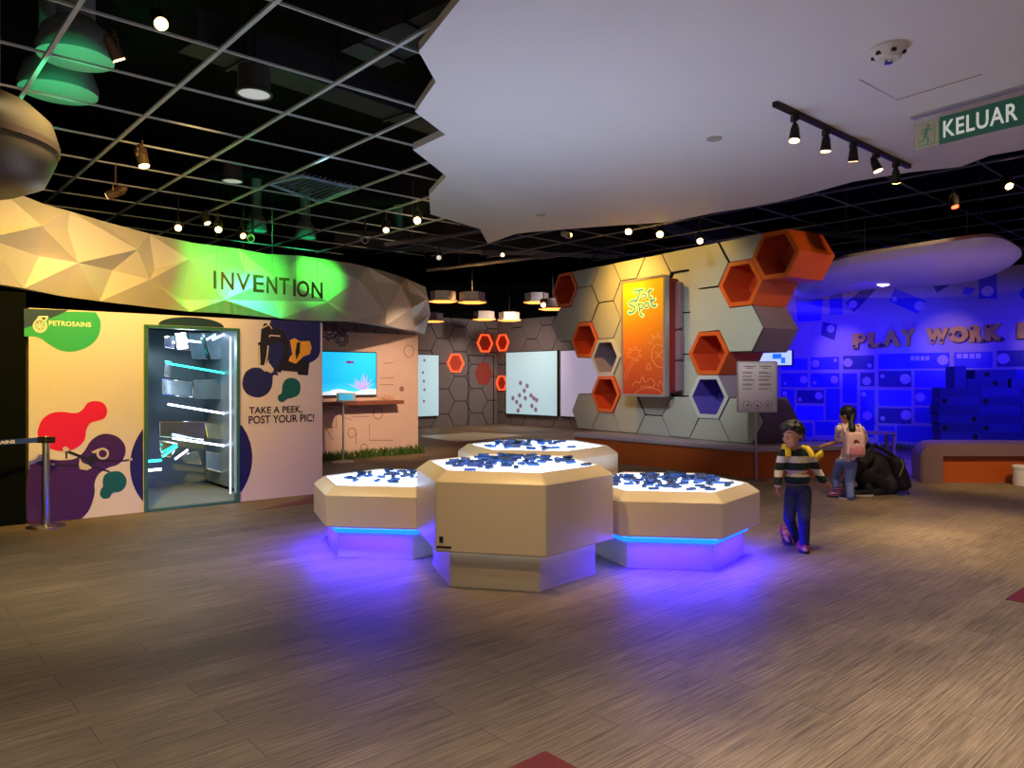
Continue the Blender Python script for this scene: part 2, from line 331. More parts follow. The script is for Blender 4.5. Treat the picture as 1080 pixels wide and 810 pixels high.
tx = MB(); a, b = bp.hit(51.5, 343.3), bp.hit(96, 342); put_text(tx, 'PETROSAINS', a[0], b[0], a[1]-.0, a[1]+.052, bp.mat(0, 0, .006), bold=.02, depth=.002, spacing=1.05)
tx.build('lettering', MATS['white_print'], booth)
z4 = lambda pts: [(40+x/6.23, 410+y/6.23) for x, y in pts]
decal(bp, 'crimson_blob', z4([(0, 270), (30, 200), (90, 160), (160, 152), (250, 160), (295, 135), (325, 95), (375, 80), (430, 95), (455, 140), (440, 190), (395, 210), (345, 225), (318, 270), (305, 340), (240, 395), (140, 410), (40, 370), (2, 310)]), m_crim, booth, smooth=4)
decal(bp, 'purple_blob', z4([(-62, 545), (-20, 490), (60, 465), (150, 470), (240, 460), (300, 415), (345, 345), (400, 305), (460, 296), (530, 320), (572, 375), (570, 440), (530, 495), (460, 520), (400, 560), (372, 620), (372, 690), (340, 790), (290, 850), (250, 873), (100, 888), (-62, 905)]), m_purple, booth, smooth=4)
decal(bp, 'teal_blob', z4([(425, 610), (440, 565), (490, 543), (545, 548), (580, 590), (575, 640), (540, 675), (490, 685), (470, 715), (430, 722), (407, 695), (415, 660), (428, 640)]), m_teal, booth, smooth=4)
def circ(cx, cy, rx, ry, n=40, a0=0, a1=360): return [(cx+rx*math.cos(math.radians(a0+(a1-a0)*i/n)), cy+ry*math.sin(math.radians(a0+(a1-a0)*i/n))) for i in range(n)]
sc0, zc0 = bp.hit(151, 486); sc1, zc1 = bp.hit(266, 486)
sc0 = bp.hit(137, 486)[0]; cc = ((sc0+sc1)/2, .53); rr = (sc1-sc0)/2
for nm, a0, a1, s1 in (('navy_disc', 90, 270, sa-.026), ('navy_disc', -90, 90, sb+.026)):
    pts = []
    for i in range(41):
        t = math.radians(a0+(a1-a0)*i/40); x, y = cc[0]+rr*math.cos(t), cc[1]+rr*math.sin(t)
        if (a0 == 90 and x < s1) or (a0 == -90 and x > s1): pts.append((x, y))
    pts = [(s1, pts[0][1])]+pts+[(s1, pts[-1][1])]
    MB().prism(pts, 0, .003, bp.mat()).build(nm, m_navy, booth)
tp = bp.hit(202.5, 340)
MB().prism([(tp[0]+.37*math.cos(t), 2.124+.105*math.sin(t)) for t in [PI*i/24 for i in range(25)]], 0, .003, bp.mat()).build('teal_disc', mat('deep_teal_print', (10, 50, 60), .45), booth)
z6 = lambda pts: [(240+x/5.79, 320+y/5.79) for x, y in pts]
decal(bp, 'navy_blob', z6([(90, 480), (110, 420), (160, 392), (215, 400), (262, 425), (290, 408), (310, 440), (278, 440), (272, 500), (245, 550), (190, 575), (130, 560), (98, 525)]), m_navy, booth, smooth=4)
decal(bp, 'navy_corner_blob', z6([(268, 98), (566, 115)]+smooth_loop([(566, 290), (550, 330), (505, 362), (440, 378), (370, 360), (315, 310), (275, 230), (248, 160), (268, 100)], 4, closed=False)), m_navy, booth)
decal(bp, 'teal_drop', z6([(335, 500), (355, 465), (395, 455), (435, 475), (446, 520), (430, 560), (390, 578), (362, 585), (340, 602), (312, 595), (308, 565), (330, 545)]), m_teal, booth, smooth=4)
# printed picture of a machine on the corner blob
decal(bp, 'machine_print', z6([(225, 120), (255, 130), (345, 170), (372, 240), (375, 360), (440, 345), (500, 350), (490, 440), (430, 435), (425, 418), (330, 410), (322, 424), (280, 410), (300, 320), (255, 330), (225, 385), (190, 370), (185, 240), (200, 235), (205, 160)]), m_ink, booth, off=.006)
decal(bp, 'machine_detail', z6([(250, 255), (330, 240), (345, 270), (330, 330), (300, 400), (285, 405), (250, 360)]), m_navy, booth, off=.008)
decal(bp, 'machine_window', z6([(380, 225), (410, 212), (440, 232), (500, 230), (512, 270), (500, 310), (460, 325), (415, 368), (372, 352), (378, 330), (395, 310)]), m_yel, booth, off=.008)
decal(bp, 'machine_window_bar', z6([(422, 238), (442, 236), (440, 300), (418, 345), (412, 300)]), m_ink, booth, off=.010)
ml = MB()
for pts in (((246, 258), (240, 320), (225, 380), (195, 385)), ((190, 255), (195, 370)), ((210, 150), (250, 130), (270, 155)), ((252, 205), (258, 195), (320, 200)), ((195, 385), (225, 412), (275, 405))):
    ml.strip([bp.hit(*z6([p_])[0]) for p_ in pts], .016, bp.mat(), z=.010)
ml.build('machine_outline', m_cream, booth)
# printed picture of a quadcopter
dr = MB(); drl = MB()
dr.prism([bp.hit(*z4([p_])[0]) for p_ in ((312, 452), (380, 425), (395, 440), (388, 470), (345, 510), (318, 505), (325, 480), (312, 470))], .002, .006, bp.mat())
for pts, w in ((((185, 408), (320, 460)), .028), (((380, 475), (570, 472), (615, 462)), .018), (((350, 508), (470, 545)), .018), (((90, 500), (280, 505)), .012), (((185, 408), (187, 460)), .016)):
    dr.strip([bp.hit(*z4([p_])[0]) for p_ in pts], w, bp.mat(), z=.004)
dr.build('quadcopter_print', m_ink, booth)
drl.strip([bp.hit(*z4([(425+34*math.cos(t), 426+32*math.sin(t))])[0]) for t in [i*PI/10 for i in range(21)]], .022, bp.mat(), z=.007)
for pts in (((275, 455), (290, 485), (330, 500), (355, 520), (320, 535), (275, 528), (268, 500)), ((160, 388), (180, 378), (205, 392), (200, 412), (165, 412)), ((595, 455), (620, 455), (620, 470), (598, 472)), ((85, 488), (110, 490), (112, 502), (85, 500)), ((350, 415), (400, 392), (420, 398), (370, 425))):
    drl.prism([bp.hit(*z4([p_])[0]) for p_ in pts], .002, .0065, bp.mat())
drl.build('quadcopter_highlights', mat('pale_grey_print', (205, 196, 180), .5), booth)
tx = MB()
for t, x0, x1, y in (('TAKE A PEEK,', 262.5, 318.5, 437.4), ('POST YOUR PIC!', 262.0, 331, 446.8)):
    a, b = bp.hit(x0, y), bp.hit(x1, y); put_text(tx, t, a[0], b[0], a[1]-.005, a[1]+.095, bp.mat(0, 0, .006), bold=.016, depth=.002)
tx.build('lettering', m_ink, booth)
# ---------------------------------------------------------------- faceted fascia over the exhibit
vb = [(-5.7, 3.4), (-5.4, 5.4), (-5.13, 7.46), (-4.92, 9.44), (-4.19, 10.97), (-3.09, 11.95), (-2.25, 13.3), (-1.8, 15.4)]
path = smooth_loop([(a, b, 0) for a, b in vb], 12, closed=False)
acc = [0]
for i in range(1, len(path)): acc.append(acc[-1]+(Vector(path[i])-Vector(path[i-1])).length)
def along(s):
    for i in range(1, len(path)):
        if acc[i] >= s or i == len(path)-1:
            t = (s-acc[i-1])/(acc[i]-acc[i-1]); p = Vector(path[i-1]).lerp(Vector(path[i]), t); d = (Vector(path[i])-Vector(path[i-1])).normalized()
            return p, Vector((d.y, -d.x, 0))
rv = random.Random(11); NS = 20; rows = [2.44, 2.72, 3.08, 3.42]; grid_v = []
va = MB()
for j, z in enumerate(rows):
    r_ = []
    for i in range(NS+1):
        s_ = acc[-1]*(i+(0 if j % 2 == 0 else .0))/NS
        s_ = min(max(s_+(rv.uniform(-.22, .22) if 0 < i < NS else 0), 0), acc[-1]-.001)
        p_, n_ = along(s_); off = [0, .05, .12, 0][j]+((1 if (i+j) % 2 else -1)*[.02, .13, .11, .02][j]*rv.uniform(.5, 1.1))
        zz = z+(rv.uniform(-.14, .14) if j in (1, 2) else (rv.uniform(-.015, .03)))
        r_.append(p_+n_*off+Vector((0, 0, zz)))
    grid_v.append(r_)
inner = []
for i in range(NS+1):
    p_, n_ = along(acc[-1]*i/NS-.0005 if i == NS else acc[-1]*i/NS); inner.append((p_-n_*.55+Vector((0, 0, 2.52)), p_-n_*.55+Vector((0, 0, 3.40))))
vs = [v for r_ in grid_v for v in r_]+[a for a, b in inner]+[b for a, b in inner]
n1 = NS+1; fs = []
for j in range(3):
    for i in range(NS):
        a, b, c, d = j*n1+i, j*n1+i+1, (j+1)*n1+i+1, (j+1)*n1+i
        fs += [(a, b, c), (a, c, d)] if (i+j) % 2 else [(a, b, d), (b, c, d)]
for i in range(NS):
    fs += [(4*n1+i, 4*n1+i+1, i+1, i), (3*n1+i, 3*n1+i+1, 5*n1+i+1, 5*n1+i), (5*n1+i, 5*n1+i+1, 4*n1+i+1, 4*n1+i)]
fs += [(NS, n1+NS, 2*n1+NS, 3*n1+NS, 5*n1+NS, 4*n1+NS), (0, n1, 2*n1, 3*n1, 5*n1, 4*n1)]
va.add(vs, fs)
fas = va.build('faceted_fascia', mat('white_gloss_facets', (232, 226, 216), .3, scale=2, var=.02), loc=(-4.5, 9, 2.44))
tag(fas, 'long white faceted fascia curving above the printed booth', 'fascia')
# hung letters
inv = thing('hanging_letters', 'metal letters spelling INVENTION hung in front of the faceted fascia', 'sign', W(282, 310, 10.9))
m_let = mat('bronze_letter_metal', (104, 84, 48), .35, .6)
xs = [(223, 229), (233, 246.5), (249, 264), (267, 278), (281, 292), (294, 305), (308, 311.5), (313, 326), (328.5, 340)]
for i, (ch, (x0, x1)) in enumerate(zip('INVENTION', xs)):
    t = i/8; D = 9.75+1.25*t; yt = 285.5+12.0*t; yb = 304+10.5*t
    if i == 0: x0, x1 = 225.2, 226.9
    if i == 6: x0, x1 = 309.2, 310.7
    A, B = W(x0, yb, D-.03), W(x1, yb, D+.05); d = (B-A); d.z = 0; w = d.length; pl = Plane(A.to_2d(), d.to_2d())
    zb, zt_ = A.z, EYE+(HZ-yt)/F*D
    le = MB(); put_text(le, ch, 0, w, zb, zt_, pl.mat(), bold=.012 if ch != 'I' else 0, depth=.02); o = le.build('letter', m_let, inv)
    if i % 2 == 0: MB().tube(pl.pt(w/2, zt_, .025), pl.pt(w/2, 4.08, .025), .0022, n=5).build('hanging_wire', m_dmetal, inv)
# ---------------------------------------------------------------- recessed exhibit wall
rp = Plane((-3.51, 13.85), (1.58, 1.45)); R1 = rp.hit(441, 470)[0]
m_peach = mat('peach_wall_print', (226, 198, 178), .6)
MB().box(((R1-3)/2, 1.2, -.08), (R1+3, 2.4, .16), rp.mat()).build('wall_exhibit', m_peach, kind='structure')
rw = Vector(rp.pt(0, 0))
art = thing('wall_graphic', 'thin line drawings of gears and circles printed on the peach exhibit wall', 'wall graphic', rp.pt(.8, 0))
def gear(mb, cx, cz, r, n, w):
    pts = []
    for i in range(n):
        for k, q_ in ((0, 1.0), (.3, 1.0), (.4, 1.28), (.7, 1.28), (.8, 1.0)):
            a = 2*PI*(i+k)/n; pts.append((cx+r*q_*math.cos(a), cz+r*q_*math.sin(a)))
    mb.strip(pts+[pts[0]], w, rp.mat(), z=.002)
    mb.strip([(cx+.62*r*math.cos(t), cz+.62*r*math.sin(t)) for t in [i*PI/10 for i in range(21)]], w, rp.mat(), z=.002)
z7 = lambda x, y: rp.hit(320+x/4.765, 330+y/4.765)
for x, y, r, n_, w_ in ((130, 85, .15, 9, .03), (193, 132, .11, 8, .026), (198, 100, .06, 8, .018)):
    gm = MB(); gear(gm, *z7(x, y), r, n_, w_); gm.build('gear_print', mat('grey_purple_print', (88, 74, 96), .6), art)
LM = mat('tan_line_print', (150, 116, 100), .6)
for (x, y, r) in ((530, 193, .12), (375, 505, .11), (243, 602, .09), (304, 680, .08)):
    c_ = z7(x, y); MB().strip([(c_[0]+r*math.cos(t), c_[1]+r*math.sin(t)) for t in [i*PI/12 for i in range(25)]], .014, rp.mat(), z=.002).build('circle_print', LM, art)
for pts in (((110, 480), (165, 480), (165, 575), (130, 575)), ((190, 470), (190, 520), (245, 540)), ((265, 600), (265, 660)), ((110, 575), (150, 640)), ((330, 560), (330, 640), (450, 640)), ((240, 520), (330, 520)), ((400, 255), (450, 250)), ((385, 330), (455, 325)), ((380, 362), (455, 360))):
    MB().strip([z7(*p_) for p_ in pts], .012, rp.mat(), z=.002).build('line_print', LM, art)
c_ = z7(494, 382); lm = MB(); lm.prism([(c_[0]+.055*math.cos(t), c_[1]+.055*math.sin(t)) for t in [i*PI/8 for i in range(16)]], 0, .003, rp.mat())
lm.build('dot_print', LM, art)
tv = thing('television', 'wall screen showing a bright blue underwater scene with pale coral', 'screen', rp.pt(.65, 1.1))
a, b = rp.hit(341, 371, .06), rp.hit(396.5, 416, .06)
tx0, tz0, tx1, tz1 = a[0]-.25, b[1], b[0], a[1]
MB().prism(round_poly([(tx0, tz0-.03), (tx1+.02, tz0-.03), (tx1+.02, tz1+.02), (tx0, tz1+.02)], .02, 3), .01, .06, rp.mat()).build('casing', m_black, tv)
scr = MB().box((tx0/2+tx1/2, tz0/2+tz1/2, .061), (tx1-tx0, tz1-tz0, .004), rp.mat()).build('screen', ramp_mat('lit_ocean_screen', [(0, (60, 200, 246)), (.3, (18, 176, 250)), (1, (30, 196, 255))], tz0-1.1, tz1-1.1, .3, .95), tv)
sd = [(tx0, tz0), (tx1, tz0), (tx1, tz0+.10)]+[(tx1-(tx1-tx0)*i/12, tz0+.085+.03*math.sin(i*1.1)) for i in range(1, 12)]+[(tx0, tz0+.09)]
MB().prism(sd, .062, .065, rp.mat()).build('sand_image', mat('lit_sand', (215, 235, 250), .4, 0, .8, (215, 235, 250), 0), scr)
co = MB(); rc = random.Random(2)
for i in range(26):
    a = math.radians(15+150*rc.random()); l = rc.uniform(.14, .32); bx, bz = tx1-.28+rc.uniform(-.05, .05), tz0+.1
    co.strip([(bx, bz), (bx+l*.5*math.cos(a)+rc.uniform(-.02, .02), bz+l*.5*math.sin(a)), (bx+l*math.cos(a), bz+l*math.sin(a))], [.03, .022, .008], rp.mat(), z=.064)
co.build('coral_image', mat('lit_coral', (180, 165, 240), .4, 0, .75, (182, 168, 242), 0), scr)
c_ = rp.hit(368, 382, .06); fi = MB().prism([(c_[0]+.07*math.cos(t), c_[1]+.03*math.sin(t)) for t in [i*PI/8 for i in range(16)]], .062, .066, rp.mat()); fi.prism([(c_[0]+.05, c_[1]), (c_[0]+.11, c_[1]+.04), (c_[0]+.1, c_[1]), (c_[0]+.11, c_[1]-.04)], .062, .066, rp.mat())
fi.build('fish_image', mat('lit_mauve_fish', (120, 70, 130), .4, 0, .6, (120, 70, 130), 0), scr)
a, b = rp.hit(341, 423, .15), rp.hit(421, 423, .15)
sh = MB().box(((a[0]-.4+b[0])/2, 1.05, .16), (b[0]-a[0]+.4, .07, .32), rp.mat()).build('wall_shelf', mat('walnut_shelf', (140, 82, 58), .45), loc=rp.pt(.9, 1.05)); tag(sh, 'brown wooden shelf fixed below the underwater screen', 'shelf')
# coral ornament printed near the shelf end
orn = MB(); oc = rp.hit(407, 419, .1)
for i in range(9): orn.tube(rp.pt(oc[0]+(i-4)*.035, 1.085, .14), rp.pt(oc[0]+(i-4)*.045, 1.15+.07*abs(math.sin(i*1.7)), .14), .015, .006, 6)
o = orn.build('coral_ornament', mat('peach_coral', (214, 160, 128), .6), loc=rp.pt(oc[0], 1.085, .14)); tag(o, 'small peach coral ornament standing on the brown shelf', 'ornament')
td = G(362, 487.5); tb = thing('tablet_stand', 'white floor stand holding a tilted tablet before the peach wall', 'tablet stand', td)
MB().lathe([(0, 0), (.20, 0), (.20, .012), (.12, .03), (.03, .04), (0, .04)], td).build('base', m_white, tb, smooth=True)
MB().tube(td+Vector((0, 0, .035)), td+Vector((0, 0, 1.12)), .018).build('pole', m_white, tb, smooth=True)
TM = Matrix.Translation(td+Vector((.06, -.03, 1.17))) @ Matrix.Rotation(.25, 4, 'Z') @ Matrix.Rotation(math.radians(38), 4, 'X')
tc_ = MB().prism(round_poly([(-.17, -.12), (.17, -.12), (.17, .12), (-.17, .12)], .02, 4), -.015, .012, TM).build('tablet_case', m_white, tb)
MB().box((0, 0, .014), (.25, .17, .004), TM).build('tablet_screen', mat('lit_tablet_screen', (70, 190, 235), .2, 0, .6, (80, 190, 235), 0), tc_)
MB().path([td+Vector((.05, 0, 1.12)), td+Vector((.13, .02, 1.0)), td+Vector((.2, .02, .98)), td+Vector((.22, 0, 1.1))], .006).build('cable', m_black, tb)
gr = MB(); rg = random.Random(5)
for i in range(620):
    s_ = rg.uniform(-.3, R1-.02); w_ = rg.uniform(.012, .025); h_ = rg.uniform(.07, .2); o_ = rg.uniform(.02, .28); lx = rg.uniform(-.06, .06); lo = rg.uniform(-.05, .06)
    gr.add([(s_-w_/2, 0, o_), (s_+w_/2, 0, o_), (s_+lx, h_, o_+lo), (s_, h_*.5, o_+.012)], [(0, 1, 2), (0, 1, 3), (1, 2, 3), (0, 3, 2)], 0, rp.mat())
o = gr.build('artificial_grass', mat('green_grass_blades', (74, 108, 40), .6, var=.35, scale=8), kind='stuff'); tag(o, 'strip of green artificial grass along the foot of the peach wall', 'grass', kind='stuff')
# ---------------------------------------------------------------- queue barrier
sp_ = G(48.5, 556); st = thing('barrier_post', 'chrome retractable belt post standing beside the purple blob print', 'barrier post', sp_)
MB().lathe([(0, 0), (.175, 0), (.175, .012), (.14, .028), (.05, .04), (0, .04)], sp_, 32).build('base', m_steel, st, smooth=True)
MB().lathe([(0, .03), (.033, .03), (.033, .915), (.028, .925), (0, .925)], sp_, 20).build('pole', m_steel, st, smooth=True)
MB().lathe([(0, .855), (.037, .855), (.037, .915), (0, .915)], sp_, 20).build('collar', m_black, st, smooth=True)
MB().box(sp_+Vector((.055, 0, .885)), (.05, .05, .06)).build('belt_clip', m_black, st); MB().box(sp_+Vector((-.055, 0, .885)), (.05, .05, .06)).build('belt_clip', m_black, st)
be = sp_+Vector((-.88, -1.33, .885)); b0 = sp_+Vector((-.07, -.03, .885)); d_ = (b0-be); d_.z = 0
bpn = Plane(be.to_2d(), d_.to_2d()); bl = d_.length
bt = MB().box((bl/2, .885, 0), (bl, .05, .004), bpn.mat()).build('belt', mat('blue_belt_webbing', (30, 62, 128), .7), st)
tx = MB(); a = bpn.hit(-26, 470); b = bpn.hit(15.5, 469); put_text(tx, 'PETROSAINS', a[0], b[0], .869, .901, bpn.mat(0, 0, .003), bold=.02, depth=.002); tx.build('belt_lettering', MATS['white_print'], bt)
# ---------------------------------------------------------------- interactive hexagonal tables
m_tbl = mat('cream_table_laminate', (222, 210, 188), .36, scale=3, var=.02)
m_scr = mat('lit_white_table_screen', (238, 246, 255), .3, 0, 4.4, (190, 216, 255), 0)
m_strip = mat('blue_light_strip', (40, 150, 255), .3, 0, 3.0, (14, 92, 255), 0)
ROT = math.radians(-8)
def hexp(R, rot=ROT): return [(R*math.cos(rot+math.radians(60*k)), R*math.sin(rot+math.radians(60*k))) for k in range(6)]
def mod_table(label, c, zt, lit, R=.80, rot=ROT):
    t = thing('hexagonal_table', label, 'table', (c[0], c[1], 0), 0, 'lit hexagonal activity tables')
    k = R/.8
    def ring(r, z, rad): return [(x, y, z) for x, y in round_poly(hexp(r*k, rot), rad, 4)]
    b = MB(); b.rings([ring(.70, .27, .03), ring(.79, .27, .03), ring(.80, .28, .03), ring(.80, zt-.012, .03), ring(.79, zt, .03), ring(.695, zt+.062, .02), ring(.68, zt+.062, .02), ring(.672, zt+.048, .02)], cap=False)
    b.build('body', m_tbl, t, local=True, smooth=28)
    p = MB().rings([ring(.66, .0, .015), ring(.66, .272, .015)]); p.build('plinth', m_tbl, t, local=True, smooth=28)
    sk = MB().rings([ring(.666, 0, .015), ring(.666, .035, .015)], cap=False); sk.build('skirting', m_tbl, t, local=True, smooth=28)
    MB().rings([ring(.676, zt+.036, .02), ring(.676, zt+.05, .02)]).build('screen', m_scr, t, local=True)
    if lit:
        o_, i_ = round_poly(hexp(.700*k), .01, 2), round_poly(hexp(.668*k), .01, 2)
        MB().rings([[(x, y, .212) for x, y in i_], [(x, y, .212) for x, y in o_], [(x, y, .245) for x, y in o_], [(x, y, .245) for x, y in i_], [(x, y, .212) for x, y in i_]], cap=False).build('light_strip', m_strip, t, local=True, label='glowing blue light strip')
    return t
TC = {'tall': (0.0, 5.89), 'left': (-1.07, 6.80), 'right': (1.325, 6.455), 'back': (.245, 7.375)}
t_tall = mod_table('tall cream hexagonal table standing nearest, with a small black plate on its front', TC['tall'], .78, False, .8, math.radians(-13))
t_left = mod_table('low cream hexagonal table glowing blue beneath, on the side of the printed booth', TC['left'], .545, True, .78)
t_right = mod_table('low cream hexagonal table glowing blue beneath, beside the walking boy', TC['right'], .555, True)
t_back = mod_table('cream hexagonal table half hidden behind the tall one', TC['back'], .79, False)
fv = hexp(.8, math.radians(-13))[4:6]   # front edge of the tall table
tp_ = Plane((TC['tall'][0]+fv[0][0], TC['tall'][1]+fv[0][1]), (fv[1][0]-fv[0][0], fv[1][1]-fv[0][1]))
a, b = tp_.hit(460.5, 582), tp_.hit(476, 584)
pl_ = MB().box(((a[0]+b[0])/2, .307, .002), (b[0]-a[0], .014, .004), tp_.mat()); pl_.box((a[0]+.035, .36, .002), (.028, .045, .004), tp_.mat())
pl_.build('maker_plate', m_ink, t_tall)
# loose building planks on the screens
m_bl = [mat('navy_plastic', (24, 50, 104), .45), mat('blue_plastic', (36, 84, 160), .42), mat('slate_blue_plastic', (44, 62, 92), .5)]
BL, BW, BH = .088, .040, .021
protos = []
for i in range(3):
    b = MB(); rp4 = round_poly([(-BL/2, -BW/2), (BL/2, -BW/2), (BL/2, BW/2), (-BL/2, BW/2)], .008, 2)
    inn = [(x*.93, y*.88) for x, y in rp4]
    b.rings([[(x, y, 0) for x, y in inn], [(x, y, .003) for x, y in rp4], [(x, y, BH-.003) for x, y in rp4], [(x, y, BH) for x, y in inn]])
    me = b.build('building_plank', m_bl[i], local=True); protos.append(me)
def corners(x, y, a):
    c, s = math.cos(a), math.sin(a); return [Vector((x+c*u-s*v, y+s*u+c*v)) for u, v in ((BL/2, BW/2), (-BL/2, BW/2), (-BL/2, -BW/2), (BL/2, -BW/2))]
def hit2(A, B):
    for P, Q in ((A, B), (B, A)):
        for i in range(4):
            e = P[(i+1) % 4]-P[i]; n = Vector((-e.y, e.x)).normalized()
            pa = [n.dot(v) for v in P]; pb = [n.dot(v) for v in Q]
            if max(pa) < min(pb)+.001 or max(pb) < min(pa)+.001: return False
    return True
rb = random.Random(21); used = [False, False, False]
def inside(x, y, R): return all(x*math.cos(ROT+math.radians(30+60*k))+y*math.sin(ROT+math.radians(30+60*k)) < R*.866-.05 for k in range(6))
def scatter(key, zt, n, clusters, label, group, R=.672):
    placed = []; c = TC[key]; tries = 0
    while len(placed) < n and tries < 6000:
        tries += 1; cl = rb.choices(clusters, [q_[4] for q_ in clusters])[0]
        x = rb.gauss(cl[0], cl[2]); y = rb.gauss(cl[1], cl[3]); a = rb.choice([0.1, .2, -.3, .9, 1.3, 2.2])+rb.gauss(0, .35)
        if not inside(x, y, R): continue
        K = corners(x, y, a); lay = 0
        for q_ in placed:
            if hit2(K, q_[0]): lay = max(lay, q_[1]+1)
        if lay > 2: continue
        if lay > 0 and not any(q_[1] == lay-1 and hit2(K, q_[0]) and (Vector((q_[2], q_[3]))-Vector((x, y))).length < .04 for q_ in placed): continue
        placed.append((K, lay, x, y, a))
    for K, lay, x, y, a in placed:
        i = rb.choices([0, 1, 2], [.45, .35, .2])[0]
        if used[i]: o = protos[i].copy(); C.objects.link(o)
        else: o = protos[i]; used[i] = True
        o.location = (c[0]+x, c[1]+y, zt+.0505+lay*BH); o.rotation_euler = (0, 0, a); tag(o, label, 'toy plank', group)
scatter('tall', .78, 72, [(-.16, .05, .15, .22, 5), (.1, .25, .14, .14, 3), (.45, .18, .1, .12, .6), (-.4, .0, .1, .1, .6)], 'small blue toy plank on the bright top of the tall table', 'planks on the tall table')
scatter('left', .545, 34, [(-.15, .1, .25, .15, 4), (.1, .3, .2, .12, 2), (.0, -.25, .15, .06, 1)], 'small blue toy plank on the bright top of the booth-side low table', 'planks on the booth-side low table', .655)
scatter('right', .555, 96, [(-.1, .05, .2, .22, 5), (.15, .1, .15, .16, 2), (-.45, -.05, .06, .15, .4), (.4, .05, .12, .2, .6)], 'small blue toy plank on the bright table top beside the boy', 'planks on the table beside the boy')
scatter('back', .79, 40, [(-.25, .1, .15, .2, 4), (.12, .3, .14, .08, 2), (.05, -.3, .15, .08, 1)], 'small blue toy plank on the bright top of the table behind the tall one', 'planks on the rear table')
for i in range(3):
    if not used[i]: bpy.data.objects.remove(protos[i])
# ---------------------------------------------------------------- hexagon partition
hw = Plane((3.974, 11.22), (.540, -.842)); HA, HH, Z0 = .44, .361, 3.376; DEP = .85
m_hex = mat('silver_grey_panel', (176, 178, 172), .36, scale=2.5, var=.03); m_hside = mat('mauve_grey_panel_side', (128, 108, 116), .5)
m_salmon = mat('salmon_rim', (226, 118, 74), .45); m_pgrey = mat('pale_grey_rim', (196, 198, 206), .45); m_lil = mat('lilac_grey_lining', (138, 126, 150), .5); m_vio = mat('violet_lining', (92, 76, 178), .5)
part_w = thing('hexagon_partition', 'freestanding wall of silver hexagons with open orange honeycomb niches', 'partition', hw.pt(-2.6, 0, -.4), math.atan2(hw.d.y, hw.d.x))
def hcen(c, r): return (1.5*HA*c, Z0+HH*r)
def hverts(c, r, k=1.0):
    s_, z_ = hcen(c, r); return [(s_+HA*k*math.cos(math.radians(60*i)), z_+(HH if i % 3 else 0)*k*(1 if i in (1, 2) else -1)) for i in range(6)]
def module(poly, off=0.0, dep=DEP, lip=.09):
    cx = sum(p_[0] for p_ in poly)/len(poly); cz = sum(p_[1] for p_ in poly)/len(poly)
    q_ = []; q2 = []
    for x, z in poly:
        dx, dz = cx-x, cz-z; l = math.hypot(dx, dz); q_.append((x+dx/l*.004, z+dz/l*.004)); q2.append((x+dx/l*.015, z+dz/l*.015))
    b = MB(); b.prism(q_, off-dep, off-.022-lip, hw.mat(), 1); b.prism(q_, off-.022-lip, off-.022, hw.mat(), 2)
    b.prism(q2, off-.022, off, hw.mat(), 0)
    return b.build('hexagon_panel', [m_hex, m_hside, m_ink], part_w)
def niche(c, r, rim, lining, sides, off=0.0, floor_=None):
    O_ = hverts(c, r, .985); I_ = hverts(c, r, .80); I2 = hverts(c, r, .78); M = hw.mat()
    R_ = lambda P, z: [(x, y, z) for x, y in P]
    b = MB(); b.rings([R_(O_, off-DEP), R_(O_, off)], M, 2, cap=False); b.rings([R_(O_, off), R_(I_, off)], M, 0, cap=False)
    b.rings([R_(I_, off), R_(I2, off-.62)], M, 1, cap=False); b.add(R_(I2, off-.62), [range(6)], 1, M); b.add(R_(O_, off-DEP), [range(6)], 2, M)
    return b.build('hexagon_niche', [rim, lining, sides], part_w)
for c, r, o_ in ((-6, 0, 0), (-4, 0, 0), (-2, 0, .03), (-7, -1, .02), (-5, -1, 0), (-3, -1, -.08), (-8, -2, 0), (-6, -2, 0), (-4, -2, -.04), (-5, -3, 0), (-3, -3, -.08), (-4, -4, -.04), (-5, -5, -.02), (-3, -5, -.08), (-4, -6, -.02), (-7, -7, 0), (-5, -7, 0), (-3, -7, 0), (-1, -7, 0)):
    module(hverts(c, r), o_, DEP, .008 if c == -1 else .09)
for c in (-7, -5, -3, -1):
    h = hverts(c, 1); module([h[0], h[3], h[4], h[5]], 0)
for c in (-6, -4, -2):
    h = hverts(c, -8); module([h[0], h[1], h[2], h[3]], 0)
A_, B_ = hverts(-2, -2), hverts(-1, -3); module([A_[3], A_[4], A_[5], B_[4], B_[5], B_[0], B_[1], A_[0], A_[1], A_[2]], .0, DEP, .008)
for c, r in ((0, 0), (-1, -1), (-2, -4)): niche(c, r, m_orange, m_redor, m_orange, .02)
for c, r in ((-8, 0), (-7, -3), (-6, -6)): niche(c, r, m_salmon, m_redor, m_redor, .02)
niche(-6, -4, m_pgrey, m_lil, m_pgrey, .02); niche(-2, -6, m_pgrey, m_vio, m_lil, .02)
MB().box((-2.6, .24, -.66), (4.6, .48, .36), hw.mat()).build('plinth', m_hside, part_w)
